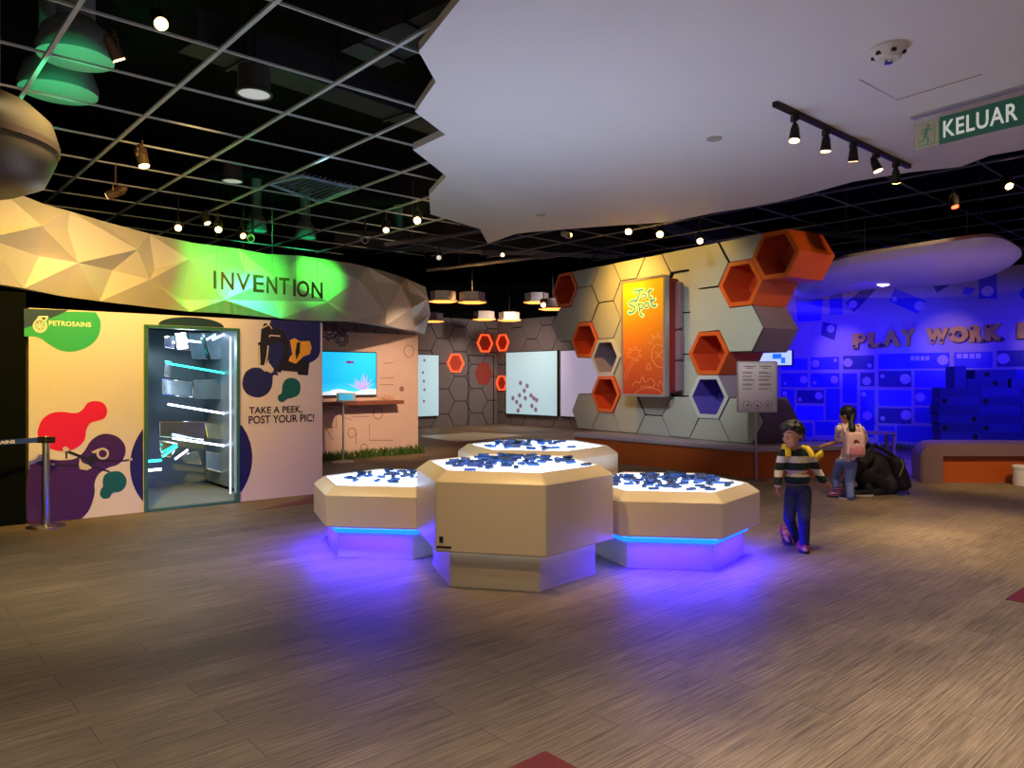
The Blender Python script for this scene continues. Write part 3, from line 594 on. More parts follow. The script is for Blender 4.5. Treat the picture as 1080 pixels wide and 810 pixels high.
# lit sign box on the partition
SO = .38
sg = thing('light_box_sign', 'tall yellow to orange light box sign with curly teal lettering', 'sign', hw.pt(-2.7, 1.3, 0), math.atan2(hw.d.y, hw.d.x))
c4 = [hw.hit(x, y, SO) for x, y in ((654, 296.7), (700.4, 289.3), (702.4, 419.6), (656, 417.3))]
s0, s1 = (c4[0][0]+c4[3][0])/2, (c4[1][0]+c4[2][0])/2; zb, ztp = (c4[2][1]+c4[3][1])/2, (c4[0][1]+c4[1][1])/2
SM = hw.mat()
rr_ = round_poly([(s0, zb), (s1, zb), (s1, ztp), (s0, ztp)], .06, 6); ri_ = round_poly([(s0+.045, zb+.045), (s1-.045, zb+.045), (s1-.045, ztp-.045), (s0+.045, ztp-.045)], .03, 6)
R_ = lambda P, z: [(x, y, z) for x, y in P]
MB().rings([R_(rr_, SO-.10), R_(rr_, SO), R_(ri_, SO), R_(ri_, SO-.012)], SM, cap=False).build('frame', mat('brushed_aluminium', (186, 184, 184), .35, .7), sg, smooth=30)
MB().prism(ri_, SO-.09, SO-.010, SM).build('face', ramp_mat('lit_sunset_face', [(0, (196, 66, 36)), (.3, (214, 92, 30)), (.62, (232, 140, 16)), (1, (244, 196, 20))], zb-1.3, ztp-1.3, .5, .07), sg)
MB().prism(round_poly([(s0+.08, zb+.06), (s1-.02, zb+.06), (s1-.02, ztp-.04), (s0+.08, ztp-.04)], .1, 5), .02, SO-.10, SM).build('mounting_box', mat('maroon_box', (128, 36, 34), .5), sg)
for zz0, zz1, w in ((zb+.1, zb+.62, .11), (zb+.64, zb+1.15, .14), (zb+1.17, ztp-.12, .12)):
    MB().prism(round_poly([(s1-.02, zz0), (s1+.03+w*.35, zz0), (s1+.03+w*.35, zz1), (s1-.02, zz1)], .05, 4), .03, .12, SM).build('side_pad', mat('mauve_pad', (132, 104, 122), .5), sg)
zs = lambda x, y: hw.hit(640+x/5.06, 270+y/5.06, SO)
def ringpts(cx, cy, rx, ry, a0=0, a1=360, n=14): return [(cx+rx*math.cos(math.radians(a0+(a1-a0)*i/n)), cy+ry*math.sin(math.radians(a0+(a1-a0)*i/n))) for i in range(n+1)]
strokes = [([(143, 192), (150, 184), (170, 183), (196, 180)], 9), ([(172, 186), (170, 210), (162, 232), (154, 236)], 10), (ringpts(197, 213, 11, 11), 7), ([(228, 178), (224, 205), (230, 222), (238, 218)], 8), ([(214, 194), (226, 188), (244, 180)], 7),
           ([(158, 246), (146, 238), (124, 244), (122, 260), (144, 270), (150, 284), (140, 298), (122, 304), (116, 298)], 10), ([(168, 252), (174, 290), (180, 312), (192, 318)], 9), (ringpts(181, 268, 12, 13, -160, 130), 7), (ringpts(212, 262, 12, 13), 7), ([(238, 226), (240, 256), (250, 268), (264, 262)], 9), ([(226, 244), (242, 238), (258, 230)], 7)]
gl = MB(); le = MB()
for pts, w in strokes:
    pp = smooth_loop(pts, 4, closed=False); q_ = [zs(*p_) for p_ in pp]; w_ = w/5.06/785*12.6
    gl.strip(q_, w_*2.6, SM, z=SO-.009, t=.003); le.strip(q_, w_*1.15, SM, z=SO-.005, t=.004)
    for e_ in (q_[0], q_[-1]): gl.prism([(e_[0]+w_*1.3*math.cos(i*PI/6), e_[1]+w_*1.3*math.sin(i*PI/6)) for i in range(12)], SO-.009, SO-.006, SM)
gl.build('lettering_halo', mat('lit_pale_yellow', (250, 246, 170), .5, 0, .2, (250, 246, 160), 0), sg)
le.build('lettering', mat('teal_lettering', (70, 158, 150), .5, 0, .12, (70, 158, 150)), sg)
zq = lambda x, y: hw.hit(640+x/5.4, 280+y/5.4, SO)
dl = MB()
for pts in ([(95, 640), (115, 590), (150, 530), (160, 535), (130, 590), (105, 650)], [(150, 530), (125, 520), (112, 495), (135, 500), (122, 470), (150, 485), (160, 462), (172, 485), (195, 480), (180, 500), (195, 520), (172, 515), (178, 545), (160, 535)],
            [(322, 465), (285, 450), (258, 480), (256, 530), (285, 575), (324, 582)], [(262, 450), (232, 440), (260, 425), (255, 395), (278, 415), (290, 385), (300, 415), (322, 400)], [(275, 490), (320, 540)], [(275, 530), (322, 480)], [(150, 735), (190, 705), (240, 697), (290, 710), (322, 738)],
            [(222, 590), (235, 555), (248, 592), (222, 590)], [(140, 690), (165, 660), (185, 670), (200, 630), (215, 665), (245, 645), (270, 665), (262, 690), (225, 690), (190, 690)], [(290, 690), (305, 655), (318, 690)]):
    dl.strip([zq(*p_) for p_ in smooth_loop(pts, 3, closed=False)], .008, SM, z=SO-.009, t=.003)
dl.build('fruit_line_drawing', mat('peach_line', (244, 172, 110), .5, 0, .03, (250, 180, 110)), sg)
# ---------------------------------------------------------------- benches
m_seat = mat('mauve_grey_upholstery', (178, 160, 172), .5, scale=14); m_bench = mat('orange_brown_laminate', (176, 80, 26), .45, scale=3)
def offs(p0, p1, d):
    u = (Vector(p1)-Vector(p0)).normalized(); n = Vector((-u.y, u.x)); return Vector(p0)+n*d, Vector(p1)+n*d
def isect(a, b, c, d):
    r, s_ = b-a, d-c; t = ((c-a).x*s_.y-(c-a).y*s_.x)/(r.x*s_.y-r.y*s_.x); return a+r*t
BA, BB, BC = Vector((1.20, 14.2)), Vector((3.64, 11.22)), Vector((5.25, 11.62))
def lbench(d0, d1):
    f1, f2 = offs(BA, BB, d0), offs(BB, BC, d0); b1, b2 = offs(BA, BB, d1), offs(BB, BC, d1)
    return [f1[0], isect(*f1, *f2), f2[1], b2[1], isect(*b1, *b2), b1[0]]
be_ = thing('corner_bench', 'orange fronted corner bench with grey seat under the hexagon partition', 'bench', (BB.x, BB.y, 0))
MB().prism(lbench(.0, .62), 0, .40, None).build('base', m_bench, be_)
def zr(P, z): return [(p_[0], p_[1], z) for p_ in P]
MB().rings([zr(lbench(-.03, .62), .40), zr(lbench(-.04, .62), .42), zr(lbench(-.04, .62), .46), zr(lbench(-.015, .615), .482)]).build('seat', m_seat, be_)
X0 = 5.90; yb_ = 10.72
rbn = thing('bench', 'orange fronted bench with a rounded brown seat and padded end, before the blue blocks', 'bench', (7.6, 11.2, 0))
MB().prism([(X0+.31, 10.80), (9.6, 10.80), (9.6, 11.5), (X0+.60, 11.5)], 0, .40).build('base', m_bench, rbn)
prof = [(X0, 0), (X0+.29, 0), (X0+.29, .40), (9.6, .40), (9.6, .55)]+[(X0+.24+.24*math.cos(t), .33+.23*math.sin(t)) for t in [PI/2+i*PI/2/8 for i in range(9)]]
MX = Matrix(((1, 0, 0, 0), (0, 0, -1, 0), (0, 1, 0, 0), (0, 0, 0, 1)))
sp2 = []
for d, k in ((-10.76, .985), (-10.73, 1.0)): pass
MB().rings([[(x+(.30 if x < 6.6 else 0), z, -11.55) for x, z in prof], [(x, z, -10.76) for x, z in prof], [(X0+.02+(x-X0)*.998, z*.97+.005, -10.72) for x, z in prof]], MX).build('seat', mat('brown_upholstery', (122, 94, 98), .45, scale=14), rbn, smooth=35)
wp = G(1079, 511.8); ws = thing('round_stool', 'small white round stool at the end of the brown bench', 'stool', wp)
MB().lathe([(0, 0), (.12, 0), (.125, .02), (.125, .24), (0, .24)], wp, 24).build('body', m_white, ws, smooth=True); MB().lathe([(0, .24), (.135, .24), (.135, .275), (.12, .285), (0, .285)], wp, 24).build('seat', m_white, ws, smooth=True)
# ---------------------------------------------------------------- notice on a stand
np_ = G(798, 507); D_ = np_.y; ns = thing('notice_stand', 'slim metal stand with a framed notice of two printed columns', 'notice stand', np_)
MB().lathe([(0, 0), (.13, 0), (.13, .008), (.03, .02), (0, .02)], np_, 24).build('base', m_steel, ns, smooth=True)
nq = Plane((np_+Vector((-.3, .0, 0))).to_2d(), (1, .05)); n0, n1 = nq.hit(777.5, 435), nq.hit(820, 381)
MB().tube(np_+Vector((0, 0, .01)), nq.pt(.3, n0[1]+.05, -.03), .014).build('pole', m_steel, ns, smooth=True)
fr_ = round_poly([(n0[0], n0[1]), (n1[0], n0[1]), (n1[0], n1[1]), (n0[0], n1[1])], .03, 4)
fb = MB().prism(fr_, -.022, .0, nq.mat()).build('frame', mat('silver_snap_frame', (196, 190, 192), .35, .5), ns)
MB().box(((n0[0]+n1[0])/2, (n0[1]+n1[1])/2, .002), (n1[0]-n0[0]-.05, n1[1]-n0[1]-.05, .004), nq.mat()).build('notice_sheet', mat('white_notice_paper', (226, 208, 214), .6), ns)
tm = MB(); w_, h_ = n1[0]-n0[0], n1[1]-n0[1]; rt = random.Random(4)
for cx in (.30, .70):
    tm.box((n0[0]+w_*cx, n0[1]+h_*.90, .005), (w_*.30, .012, .002), nq.mat()); tm.box((n0[0]+w_*cx, n0[1]+h_*.865, .005), (w_*.16, .010, .002), nq.mat())
    for y in (.79, .775, .76, .71, .695, .65, .635, .62, .56, .545, .53, .47, .455):
        l = rt.uniform(.20, .33); tm.box((n0[0]+w_*(cx-.17+l/2), n0[1]+h_*y, .005), (w_*l, .0055, .002), nq.mat())
for cx in (.24, .5, .76):
    c_ = (n0[0]+w_*cx, n0[1]+h_*.14); r_ = w_*.105
    pm_ = MB(); pm_.strip([(c_[0]+r_*math.cos(t), c_[1]+r_*math.sin(t)) for t in [i*PI/10 for i in range(21)]], .006, nq.mat(), z=.004)
    for k in range(3): pm_.strip([(c_[0]+rt.uniform(-.6, .6)*r_, c_[1]+rt.uniform(-.5, .5)*r_) for _ in range(3)], .008, nq.mat(), z=.004)
    pm_.build('pictogram', mat('grey_violet_ink', (96, 76, 96), .6), ns)
tm.build('lettering', MATS['grey_violet_ink'], ns)
# ---------------------------------------------------------------- blue play area
pw = Plane((7.70, 16.8), (.743, -.669)); PWM = pw.mat()
m_lilac = mat('lilac_wall_paint', (150, 136, 176), .6)
MB().box((1.5, 1.88, -.1), (12, 3.76, .2), PWM).build('wall_play', m_lilac, kind='structure')
m_pb = [mat('mid_blue_print', (40, 36, 190), .5), mat('dark_blue_print', (26, 24, 128), .5), mat('bright_blue_print', (52, 46, 224), .5)]
m_pc = mat('pale_lilac_print', (166, 150, 206), .5)
zp = lambda x, y: pw.hit(820+x/3.24, 230+y/3.24)
wg = thing('block_mural', 'mural of blue domino blocks with pale round dots on the lilac play wall', 'mural', pw.pt(0, 0))
rowsP = [(115, 475, 210, 518, 0, [(130, 497, 13), (198, 486, 6)]), (225, 470, 330, 517, 1, [(241, 494, 15), (315, 504, 7)]), (345, 462, 588, 515, 0, [(565, 485, 17)]), (603, 458, 735, 512, 0, []), (750, 452, 850, 508, 1, [(772, 480, 18)]), (12, 480, 103, 520, 2, []),
 (12, 530, 103, 578, 0, [(90, 552, 13), (27, 565, 5)]), (113, 530, 212, 578, 0, [(195, 552, 13), (127, 563, 6)]), (222, 530, 272, 632, 0, []), (283, 528, 332, 575, 1, [(305, 557, 14)]), (345, 522, 458, 577, 1, [(437, 550, 17), (359, 540, 7)]), (468, 520, 597, 580, 2, []), (610, 518, 850, 580, 0, [(712, 548, 17)]),
 (66, 588, 158, 632, 1, [(142, 607, 13), (77, 620, 6)]), (165, 583, 213, 690, 0, []), (12, 585, 58, 690, 0, [(25, 600, 8)]), (345, 588, 458, 642, 2, []), (468, 585, 560, 640, 0, [(488, 612, 15)]), (283, 587, 332, 705, 0, [(307, 675, 15), (295, 602, 7)]),
 (64, 642, 158, 690, 2, []), (345, 650, 458, 702, 1, [(440, 673, 17), (360, 684, 8)]), (468, 648, 555, 700, 0, []), (222, 640, 272, 705, 0, []), (345, 710, 402, 765, 0, []), (408, 710, 528, 765, 0, []), (535, 710, 600, 765, 0, []), (12, 698, 120, 745, 0, []), (128, 698, 330, 745, 0, [])]
def pdisc(mm, cx, cy, r, off):
    c_ = zp(cx, cy); e_ = zp(cx, cy+r); rad = abs(e_[1]-c_[1]); mm.prism([(c_[0]+rad*math.cos(i*PI/12), c_[1]+rad*math.sin(i*PI/12)) for i in range(24)], .002, off, PWM, 3)
for x0, y0, x1, y1, ci, cs in rowsP:
    a, b = zp(x0, (y0+y1)/2), zp(x1, (y0+y1)/2); zt1 = (zp(x0, y0)[1]+zp(x1, y0)[1])/2; zb1 = (zp(x0, y1)[1]+zp(x1, y1)[1])/2
    mm = MB(); mm.prism([(a[0], zb1), (b[0], zb1), (b[0], zt1), (a[0], zt1)], 0, .003, PWM, ci)
    for c_ in cs: pdisc(mm, *c_, .006)
    if len(cs) == 0 and y0 < 465: 
        for x in range(612, 700, 22): mm.prism([zp(*p_) for p_ in ((x, 464), (x+17, 463), (x+17, 479), (x, 480))], .002, .006, PWM, 3)
    if x0 == 345 and y0 == 462:
        for x in range(455, 520, 17): mm.prism([zp(*p_) for p_ in ((x, 472), (x+13, 471), (x+13, 486), (x, 487))], .002, .006, PWM, 3)
    mm.build('block_print', m_pb+[m_pc], wg)
for pts, ci, cs in (([(155, 355), (205, 365), (195, 418), (148, 400)], 1, [(182, 378, 13)]), ([(400, 240), (508, 283), (480, 328), (383, 285)], 0, [(485, 300, 16), (400, 278, 8)]), ([(233, 290), (300, 235), (345, 235), (262, 322)], 1, [(258, 295, 14)]), ([(178, 250), (222, 250), (222, 330), (178, 330)], 0, []), ([(525, 222), (612, 216), (545, 255)], 1, []),
                    ([(688, 180), (750, 180), (750, 275), (688, 275)], 0, [(718, 250, 18)]), ([(825, 258), (848, 225), (860, 250), (842, 280)], 0, []), ([(60, 270), (155, 262), (150, 350), (70, 356)], 2, []), ([(640, 235), (680, 240), (660, 262), (630, 262)], 2, [])):
    mm = MB(); mm.prism([zp(*p_) for p_ in pts], 0, .003, PWM, ci)
    for c_ in cs: pdisc(mm, *c_, .006)
    mm.build('tumbling_block_print', m_pb+[m_pc], wg)
MB().strip([zp(105, 300), zp(105, 470)], .012, PWM, 0).build('line_print', m_pc, wg)
pl = thing('play_lettering', 'thick tan letters with dark dots spelling PLAY WORK B on the play wall', 'sign', pw.pt(1, 2))
m_tan = mat('tan_letter_board', (196, 158, 58), .6); m_dot = mat('dark_letter_dots', (60, 42, 60), .6)
for ch, x0, x1, y0, y1 in (('P', 260, 306, 394, 446), ('L', 312, 358, 390, 442), ('A', 360, 425, 384, 440), ('Y', 424, 474, 380, 436), ('W', 510, 588, 376, 430), ('O', 588, 656, 370, 426), ('R', 660, 710, 366, 424), ('K', 714, 776, 362, 420), ('B', 822, 880, 356, 412)):
    a, b = zp(x0, (y0+y1)/2), zp(x1, (y0+y1)/2); zA, zB = zp((x0+x1)/2, y1)[1], zp((x0+x1)/2, y0)[1]
    lt = MB(); put_text(lt, ch, a[0], b[0], zA, zB, PWM, bold=.075, depth=.09); o = lt.build('letter', m_tan, pl)
    if ch in 'LAORWPK':
        dt = MB(); w_ = b[0]-a[0]; h_ = zB-zA
        for fx, fy in {'L': ((.15, .12), (.9, .1)), 'A': ((.5, .35), (.12, .08)), 'O': ((.5, .5), (.1, .5)), 'R': ((.15, .8), (.9, .08)), 'W': ((.3, .2), (.7, .2)), 'P': ((.15, .15), (.6, .75)), 'K': ((.15, .85), (.9, .1))}[ch]:
            dt.prism([(a[0]+w_*fx+.035*math.cos(i*PI/6), zA+h_*fy+.035*math.sin(i*PI/6)) for i in range(12)], .0, .094, PWM)
        dt.build('letter_dot', m_dot, o)
a, b = pw.hit(800, 378, .1), pw.hit(834.5, 378, .1); z0_, z1_ = pw.hit(820, 385, .1)[1], pw.hit(820, 370, .1)[1]
sv = thing('small_monitor', 'small bright monitor on the play wall beside the partition edge', 'screen', pw.pt(a[0], z0_, .05))
MB().box(((a[0]+b[0])/2, (z0_+z1_)/2, .04), (b[0]-a[0]+.03, z1_-z0_+.03, .07), PWM).build('casing', m_black, sv)
vs_ = MB().box(((a[0]+b[0])/2, (z0_+z1_)/2, .077), (b[0]-a[0], z1_-z0_, .004), PWM).build('screen', mat('lit_pale_screen', (190, 215, 245), .3, 0, .9, (190, 215, 245), 0), sv)
MB().box(((a[0]+b[0])/2+.05, (z0_+z1_)/2+.04, .08), (.22, .12, .004), PWM).box(((a[0]+b[0])/2+.2, (z0_+z1_)/2-.06, .08), (.1, .14, .004), PWM).build('screen_image', mat('lit_blue_image', (40, 120, 230), .3, 0, .7, (40, 130, 235), 0), vs_)
gr = MB()
for i in range(700):
    s_ = rg.uniform(-2.6, 3.2); w2 = rg.uniform(.012, .022); h2 = rg.uniform(.05, .17); o_ = rg.uniform(.02, .4); lx = rg.uniform(-.05, .05); lo = rg.uniform(-.05, .06)
    gr.add([(s_-w2/2, 0, o_), (s_+w2/2, 0, o_), (s_+lx, h2, o_+lo), (s_, h2*.5, o_+.012)], [(0, 1, 2), (0, 1, 3), (1, 2, 3), (0, 3, 2)], 0, PWM)
o = gr.build('artificial_grass', MATS['green_grass_blades'], kind='stuff'); tag(o, 'dark strip of artificial grass along the foot of the blue play wall', 'grass', kind='stuff')
# foam blocks piled behind the bench
m_fb = [mat('dark_blue_foam', (34, 40, 132), .6), mat('deep_blue_foam', (26, 32, 112), .6)]
fp = Plane((G(991, 484).x, G(991, 484).y), (1, -.12)); BWd, BHt = .72, .166
fi_ = 0
ordn = ['lowest', 'second', 'third', 'fourth', 'fifth', 'sixth', 'seventh', 'eighth', 'ninth', 'topmost']
colname = ['at the girl-side end of the pile', 'in the middle of the pile', 'at the far end of the pile']
cols = [(0, 3, 8), ]
def foam(s_, z_, w_, h_, label, i, dot):
    b = MB(); pr = round_poly([(s_, z_), (s_+w_, z_), (s_+w_, z_+h_), (s_, z_+h_)], .015, 2)
    b.prism(pr, -.36, 0, fp.mat(), 0)
    o = b.build('foam_block', m_fb[i], loc=fp.pt(s_+w_/2, z_, -.18)); tag(o, label, 'foam block', 'blue foam blocks in the pile')
    if dot is not None:
        MB().prism([(s_+w_*dot+.05*math.cos(t), z_+h_/2+.05*math.sin(t)) for t in [k*PI/8 for k in range(16)]], .0, .003, fp.mat()).build('dark_dot', m_black, o)
rf = random.Random(8)
for r in range(8):
    sh = rf.uniform(-.03, .03)
    for k in range(3):
        foam(k*(BWd+.004)+sh, r*(BHt+.002), BWd, BHt, 'dark blue foam block in the %s layer, %s' % (ordn[r], colname[k]), (r+k) % 2, rf.choice([None, None, .5, .12, .85]))
foam(.48, 8*(BHt+.002), BWd, BHt, 'dark blue foam block in the ninth layer, above the middle of the pile', 1, .7)
foam(1.26, 8*(BHt+.002), BWd, BHt, 'dark blue foam block in the ninth layer, at the far end of the pile', 0, .5)
foam(.26, 9*(BHt+.002)-.168, .21, .40, 'dark blue foam block standing upright on top of the pile', 0, None)
foam(.62, 9*(BHt+.002), BWd, BHt, 'topmost dark blue foam block lying across the pile', 1, .3)
# low side table by the play wall
lt_ = thing('low_table', 'small low wooden table in front of the blue mural, behind the girl', 'table', W(926, 468, 14.4)*1)
lt_.location = (7.05, 14.4, 0); PM[lt_] = Matrix.Translation((7.05, 14.4, 0)); m_lt = mat('mauve_wood', (150, 110, 120), .5)
MB().box((7.05, 14.4, .47), (.62, .35, .05)).build('top', m_lt, lt_)
for sx in (-1, 1):
    for sy in (-1, 1): MB().box((7.05+sx*.27, 14.4+sy*.13, .222), (.05, .05, .445)).build('leg', m_lt, lt_)
# suspended white wing
ZW = 3.3
near = [(850, 291), (862, 284), (884, 277.5), (900, 274), (960, 265), (1020, 256), (1050, 254.5), (1067, 260), (1077, 268)]; far = [(1074, 277), (1050, 290), (1025, 297), (1000, 300.5), (960, 303), (928, 304), (880, 310), (838, 317.5)]
wpoly = smooth_loop([tuple(G(x, y, ZW).to_2d()) for x, y in near+far], 4)
wc = Vector((sum(p_[0] for p_ in wpoly)/len(wpoly), sum(p_[1] for p_ in wpoly)/len(wpoly)))
def wr(k, z): return [(wc.x+(x-wc.x)*k, wc.y+(y-wc.y)*k, z) for x, y in wpoly]
wing = thing('suspended_wing', 'long white wing shaped canopy hung above the blue play area', 'canopy', (wc.x, wc.y, ZW))
MB().rings([wr(.80, ZW-.04), wr(.96, ZW-.01), wr(1.0, ZW+.05), wr(.97, ZW+.11), wr(.8, ZW+.15)]).build('shell', mat('white_wing_shell', (216, 208, 216), .4, scale=1, var=.02), wing, smooth=50)
for x, y in ((912, 284), (1020, 275), (960, 290)):
    p_ = G(x, y, ZW); MB().tube(p_+Vector((0, 0, .1)), p_+Vector((0, 0, .8)), .006, n=5).build('hanging_wire', m_steel, wing)
p_ = G(929, 300, ZW-.03); MB().prism([(p_.x-.12, p_.y-.1), (p_.x+.1, p_.y-.12), (p_.x+.1, p_.y+.14)], ZW-.06, ZW-.03).build('lamp_panel', mat('lit_white_panel', (255, 240, 240), .4, 0, 2.0, (255, 235, 235), 0), wing)
# ---------------------------------------------------------------- rear hexagon room
def clip(poly, x0, x1, y0, y1):
    for ax, lim, sg_ in ((0, x0, 1), (0, x1, -1), (1, y0, 1), (1, y1, -1)):
        out = []
        for i in range(len(poly)):
            a, b = poly[i-1], poly[i]; da, db = (a[ax]-lim)*sg_, (b[ax]-lim)*sg_
            if (da >= 0) != (db >= 0): t = da/(da-db); out.append((a[0]+(b[0]-a[0])*t, a[1]+(b[1]-a[1])*t))
            if db >= 0: out.append(b)
        poly = out
        if not poly: return []
    return poly
m_rhex = mat('grey_fabric_hexagons', (124, 112, 110), .8, scale=5, var=.12)
def hexwall(name, pl, L, H, ph):
    b = MB(); b.box((L/2, H/2, -.1), (L, H, .16), pl.mat(), 1); R = .46; hh = R*math.sqrt(3)/2
    for c in range(-1, int(L/(1.5*R))+2):
        for r in range(-1, int(H/(2*hh))+2):
            cx, cz = c*1.5*R+ph, r*2*hh+(hh if c % 2 else 0)
            p_ = clip([(cx+R*.965*math.cos(k*PI/3), cz+R*.965*math.sin(k*PI/3)) for k in range(6)], 0, L, 0, H)
            if len(p_) > 2: b.prism(p_, -.02, 0, pl.mat(), 0)
    return b.build(name, [m_rhex, m_black], kind='structure')
K = Vector((-.5, 25.0)); lw = Plane(K-U.to_2d()*6.5, U); rw_ = Plane(K, -V)
hexwall('wall_rear_left', lw, 6.5, 3.45, .1); hexwall('wall_rear_right', rw_, 6.5, 3.45, .3)
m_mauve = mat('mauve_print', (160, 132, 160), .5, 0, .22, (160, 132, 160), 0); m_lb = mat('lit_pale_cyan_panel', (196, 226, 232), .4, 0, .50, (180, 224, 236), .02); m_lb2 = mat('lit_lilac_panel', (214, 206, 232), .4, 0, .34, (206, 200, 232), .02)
def lbox(pl, x0, x1, yt, yb, label, m):
    a, b = pl.hit(x0, yt, .08), pl.hit(x1, yb, .08); z1 = max(pl.hit(x0, yt, .08)[1], 0); z0 = pl.hit((x0+x1)/2, yb, .08)[1]
    t = thing('light_box', label, 'light box', pl.pt(a[0], z0, .04))
    MB().box(((a[0]+b[0])/2, (z0+z1)/2, .04), (b[0]-a[0], z1-z0, .08), pl.mat()).build('casing', m_black, t)
    MB().box(((a[0]+b[0])/2, (z0+z1)/2, .083), (b[0]-a[0]-.04, z1-z0-.04, .006), pl.mat()).build('panel', m, t); return t, a[0], b[0], z0, z1
t, *_ = lbox(lw, 438, 463, 373.5, 439.5, 'narrow pale lit wall panel beside the peach exhibit wall', m_lb)
for y in (380, 393, 402, 411, 423): c_ = lw.hit(446+rnd.uniform(-2, 2), y, .08); MB().prism([(c_[0]+.05*math.cos(k*PI/3), c_[1]+.05*math.sin(k*PI/3)) for k in range(6)], .086, .089, lw.mat()).build('hexagon_print', m_mauve, t)
t, a0_, b0_, z0_, z1_ = lbox(rw_, 533.5, 588, 371.5, 438, 'large pale lit wall panel printed with a cluster of small hexagons', m_lb)
for x, y in ((549, 404), (556, 407), (553, 412), (541, 420), (548, 417), (545, 424), (549, 428), (554, 420), (560, 417), (563, 420), (561, 428), (566, 422), (565, 432), (546.5, 433)):
    c_ = rw_.hit(x, y, .086); MB().prism([(c_[0]+.085*math.cos(k*PI/3), c_[1]+.085*math.sin(k*PI/3)) for k in range(6)], .086, .089, rw_.mat()).build('hexagon_print', m_mauve, t)
lbox(rw_, 591, 652, 369.5, 441, 'lilac lit wall panel partly hidden behind the hexagon partition', m_lb2)
m_glow = mat('lit_orange_rim', (255, 110, 60), .4, 0, 1.3, (255, 88, 40), 0)
def wniche(pl, x, y, label, R=.31, half=None):
    c_ = pl.hit(x, y); t = thing('wall_niche', label, 'niche', pl.pt(c_[0], c_[1], 0), 0, 'glowing hexagon niches')
    hx = lambda k, z: [(c_[0]+R*k*math.cos(i*PI/3), c_[1]+R*k*math.sin(i*PI/3), z) for i in range(6)]
    MB().rings([hx(1, 0), hx(1, .05), hx(.84, .05), hx(.84, .006)], pl.mat(), cap=False).build('rim', m_glow, t)
    MB().rings([hx(.86, .001), hx(.86, .008)], pl.mat()).build('back', m_redor, t)
wniche(lw, 480, 383, 'orange hexagon niche with a glowing rim left of the outlined door'.replace(' left of', ' beside'), .34); wniche(lw, 511, 362, 'orange glowing hexagon niche above the outlined door', .34)
wniche(rw_, 530.5, 361.5, 'upper orange glowing hexagon niche in the room corner', .32); wniche(rw_, 529.6, 404, 'lower orange glowing hexagon niche beside the large lit panel', .28)
c_ = lw.hit(510, 394); MB().prism([(c_[0]+.38*math.cos(i*PI/3), c_[1]+.42*math.sin(i*PI/3)) for i in range(6)], .001, .006, lw.mat()).build('red_glow_print', mat('red_glow_colour', (160, 60, 46), .8)); tag(bpy.data.objects['red_glow_print'], 'hexagon on the outlined door with a red glow in its colour', 'wall panel')  # reddish light on a wall hexagon, painted as a flat red disc
d0_, d1_ = lw.hit(494, 411), lw.hit(520.5, 411); dz = lw.hit(507, 375)[1]; b = MB()
for x, y, w, h in ((d0_[0], dz/2, .03, dz), (d1_[0], dz/2, .03, dz), ((d0_[0]+d1_[0])/2, dz, d1_[0]-d0_[0], .03)): b.box((x, y, .004), (w, h, .012), lw.mat())
b.build('door_1', m_black, kind='structure')
m_pend = mat('warm_grey_pendant', (216, 196, 178), .5); m_pglow = mat('lit_orange_diffuser', (255, 190, 100), .4, 0, 3.0, (255, 150, 60), 0)
pn = 0
for x, y, D, lab in ((467, 318, 18.1, 'hexagonal pendant lamp beside the fascia end, nearer row'), (498, 319, 18.0, 'hexagonal pendant lamp in the nearer row, its side brightly lit'), (510.5, 337, 22.5, 'hexagonal pendant lamp in the farther row, over the outlined door'), (537, 338, 22.4, 'hexagonal pendant lamp in the farther row, over the room corner'),
                     (456, 339, 22.0, 'hexagonal pendant lamp peeping past the end of the fascia'), (566, 319, 19.5, 'hexagonal pendant lamp behind the bright bulb near the partition'), (583, 326, 18.0, 'hexagonal pendant lamp hanging right behind the orange niche of the partition'.replace('right ', ''))):
    p_ = W(x, y, D); t = thing('hexagon_pendant', lab, 'pendant lamp', p_, 0, 'hexagonal pendant lamps')
    hx = lambda R, z: [(R*math.cos(i*PI/3), R*math.sin(i*PI/3), z) for i in range(6)]
    MB().rings([hx(.36, 0), hx(.36, .03), hx(.31, .05), hx(.31, .24), hx(.1, .25)], cap=True).build('housing', m_pend, t, local=True)
    MB().rings([hx(.34, -.012), hx(.34, 0)]).build('diffuser', m_pglow, t, local=True)
    MB().tube((0, 0, .3), (0, 0, 5.3-p_.z), .008, n=5).build('wire', m_black, t, local=True)
# ---------------------------------------------------------------- ceiling equipment
def yoke_spot(p, aim, label, lens, body=m_dmetal, r=.055, l=.15, top=ZG, group=None):
    p = Vector(p); d = (Vector(aim)-p).normalized(); a = d.cross(Vector((0, 0, 1))).normalized()
    t = thing('spotlight', label, 'spotlight', p, 0, group)
    h = MB(); h.tube(p-d*l*.5, p+d*l*.5, r*.92, r, 16); h.tube(p-d*l*.72, p-d*l*.5, r*.5, r*.8, 14)
    for k in range(4): h.tube(p-d*l*(.42-.1*k), p-d*l*(.40-.1*k), r*1.08, n=16)
    hs = h.build('housing', body, t, smooth=35)
    MB().tube(p+d*l*.5, p+d*(l*.5+.006), r*.86, n=16).build('lens', lens, hs)
    y = MB(); up = Vector((0, 0, 1)); c0 = p+up*r*2.1
    y.path([p+a*r*1.15, p+a*r*1.15+up*r*1.2, c0+a*r*.5, c0-a*r*.5, p-a*r*1.15+up*r*1.2, p-a*r*1.15], .007); y.build('yoke', body, t)
    MB().tube(c0, Vector((c0.x, c0.y, top)), .011, n=8).build('stem', body, t)
    return t
yoke_spot(W(120, 52, 5.55), (-2, 7, 1), 'small lit spotlight hanging above the green lit ducts', m_warm, m_bronze, .05)
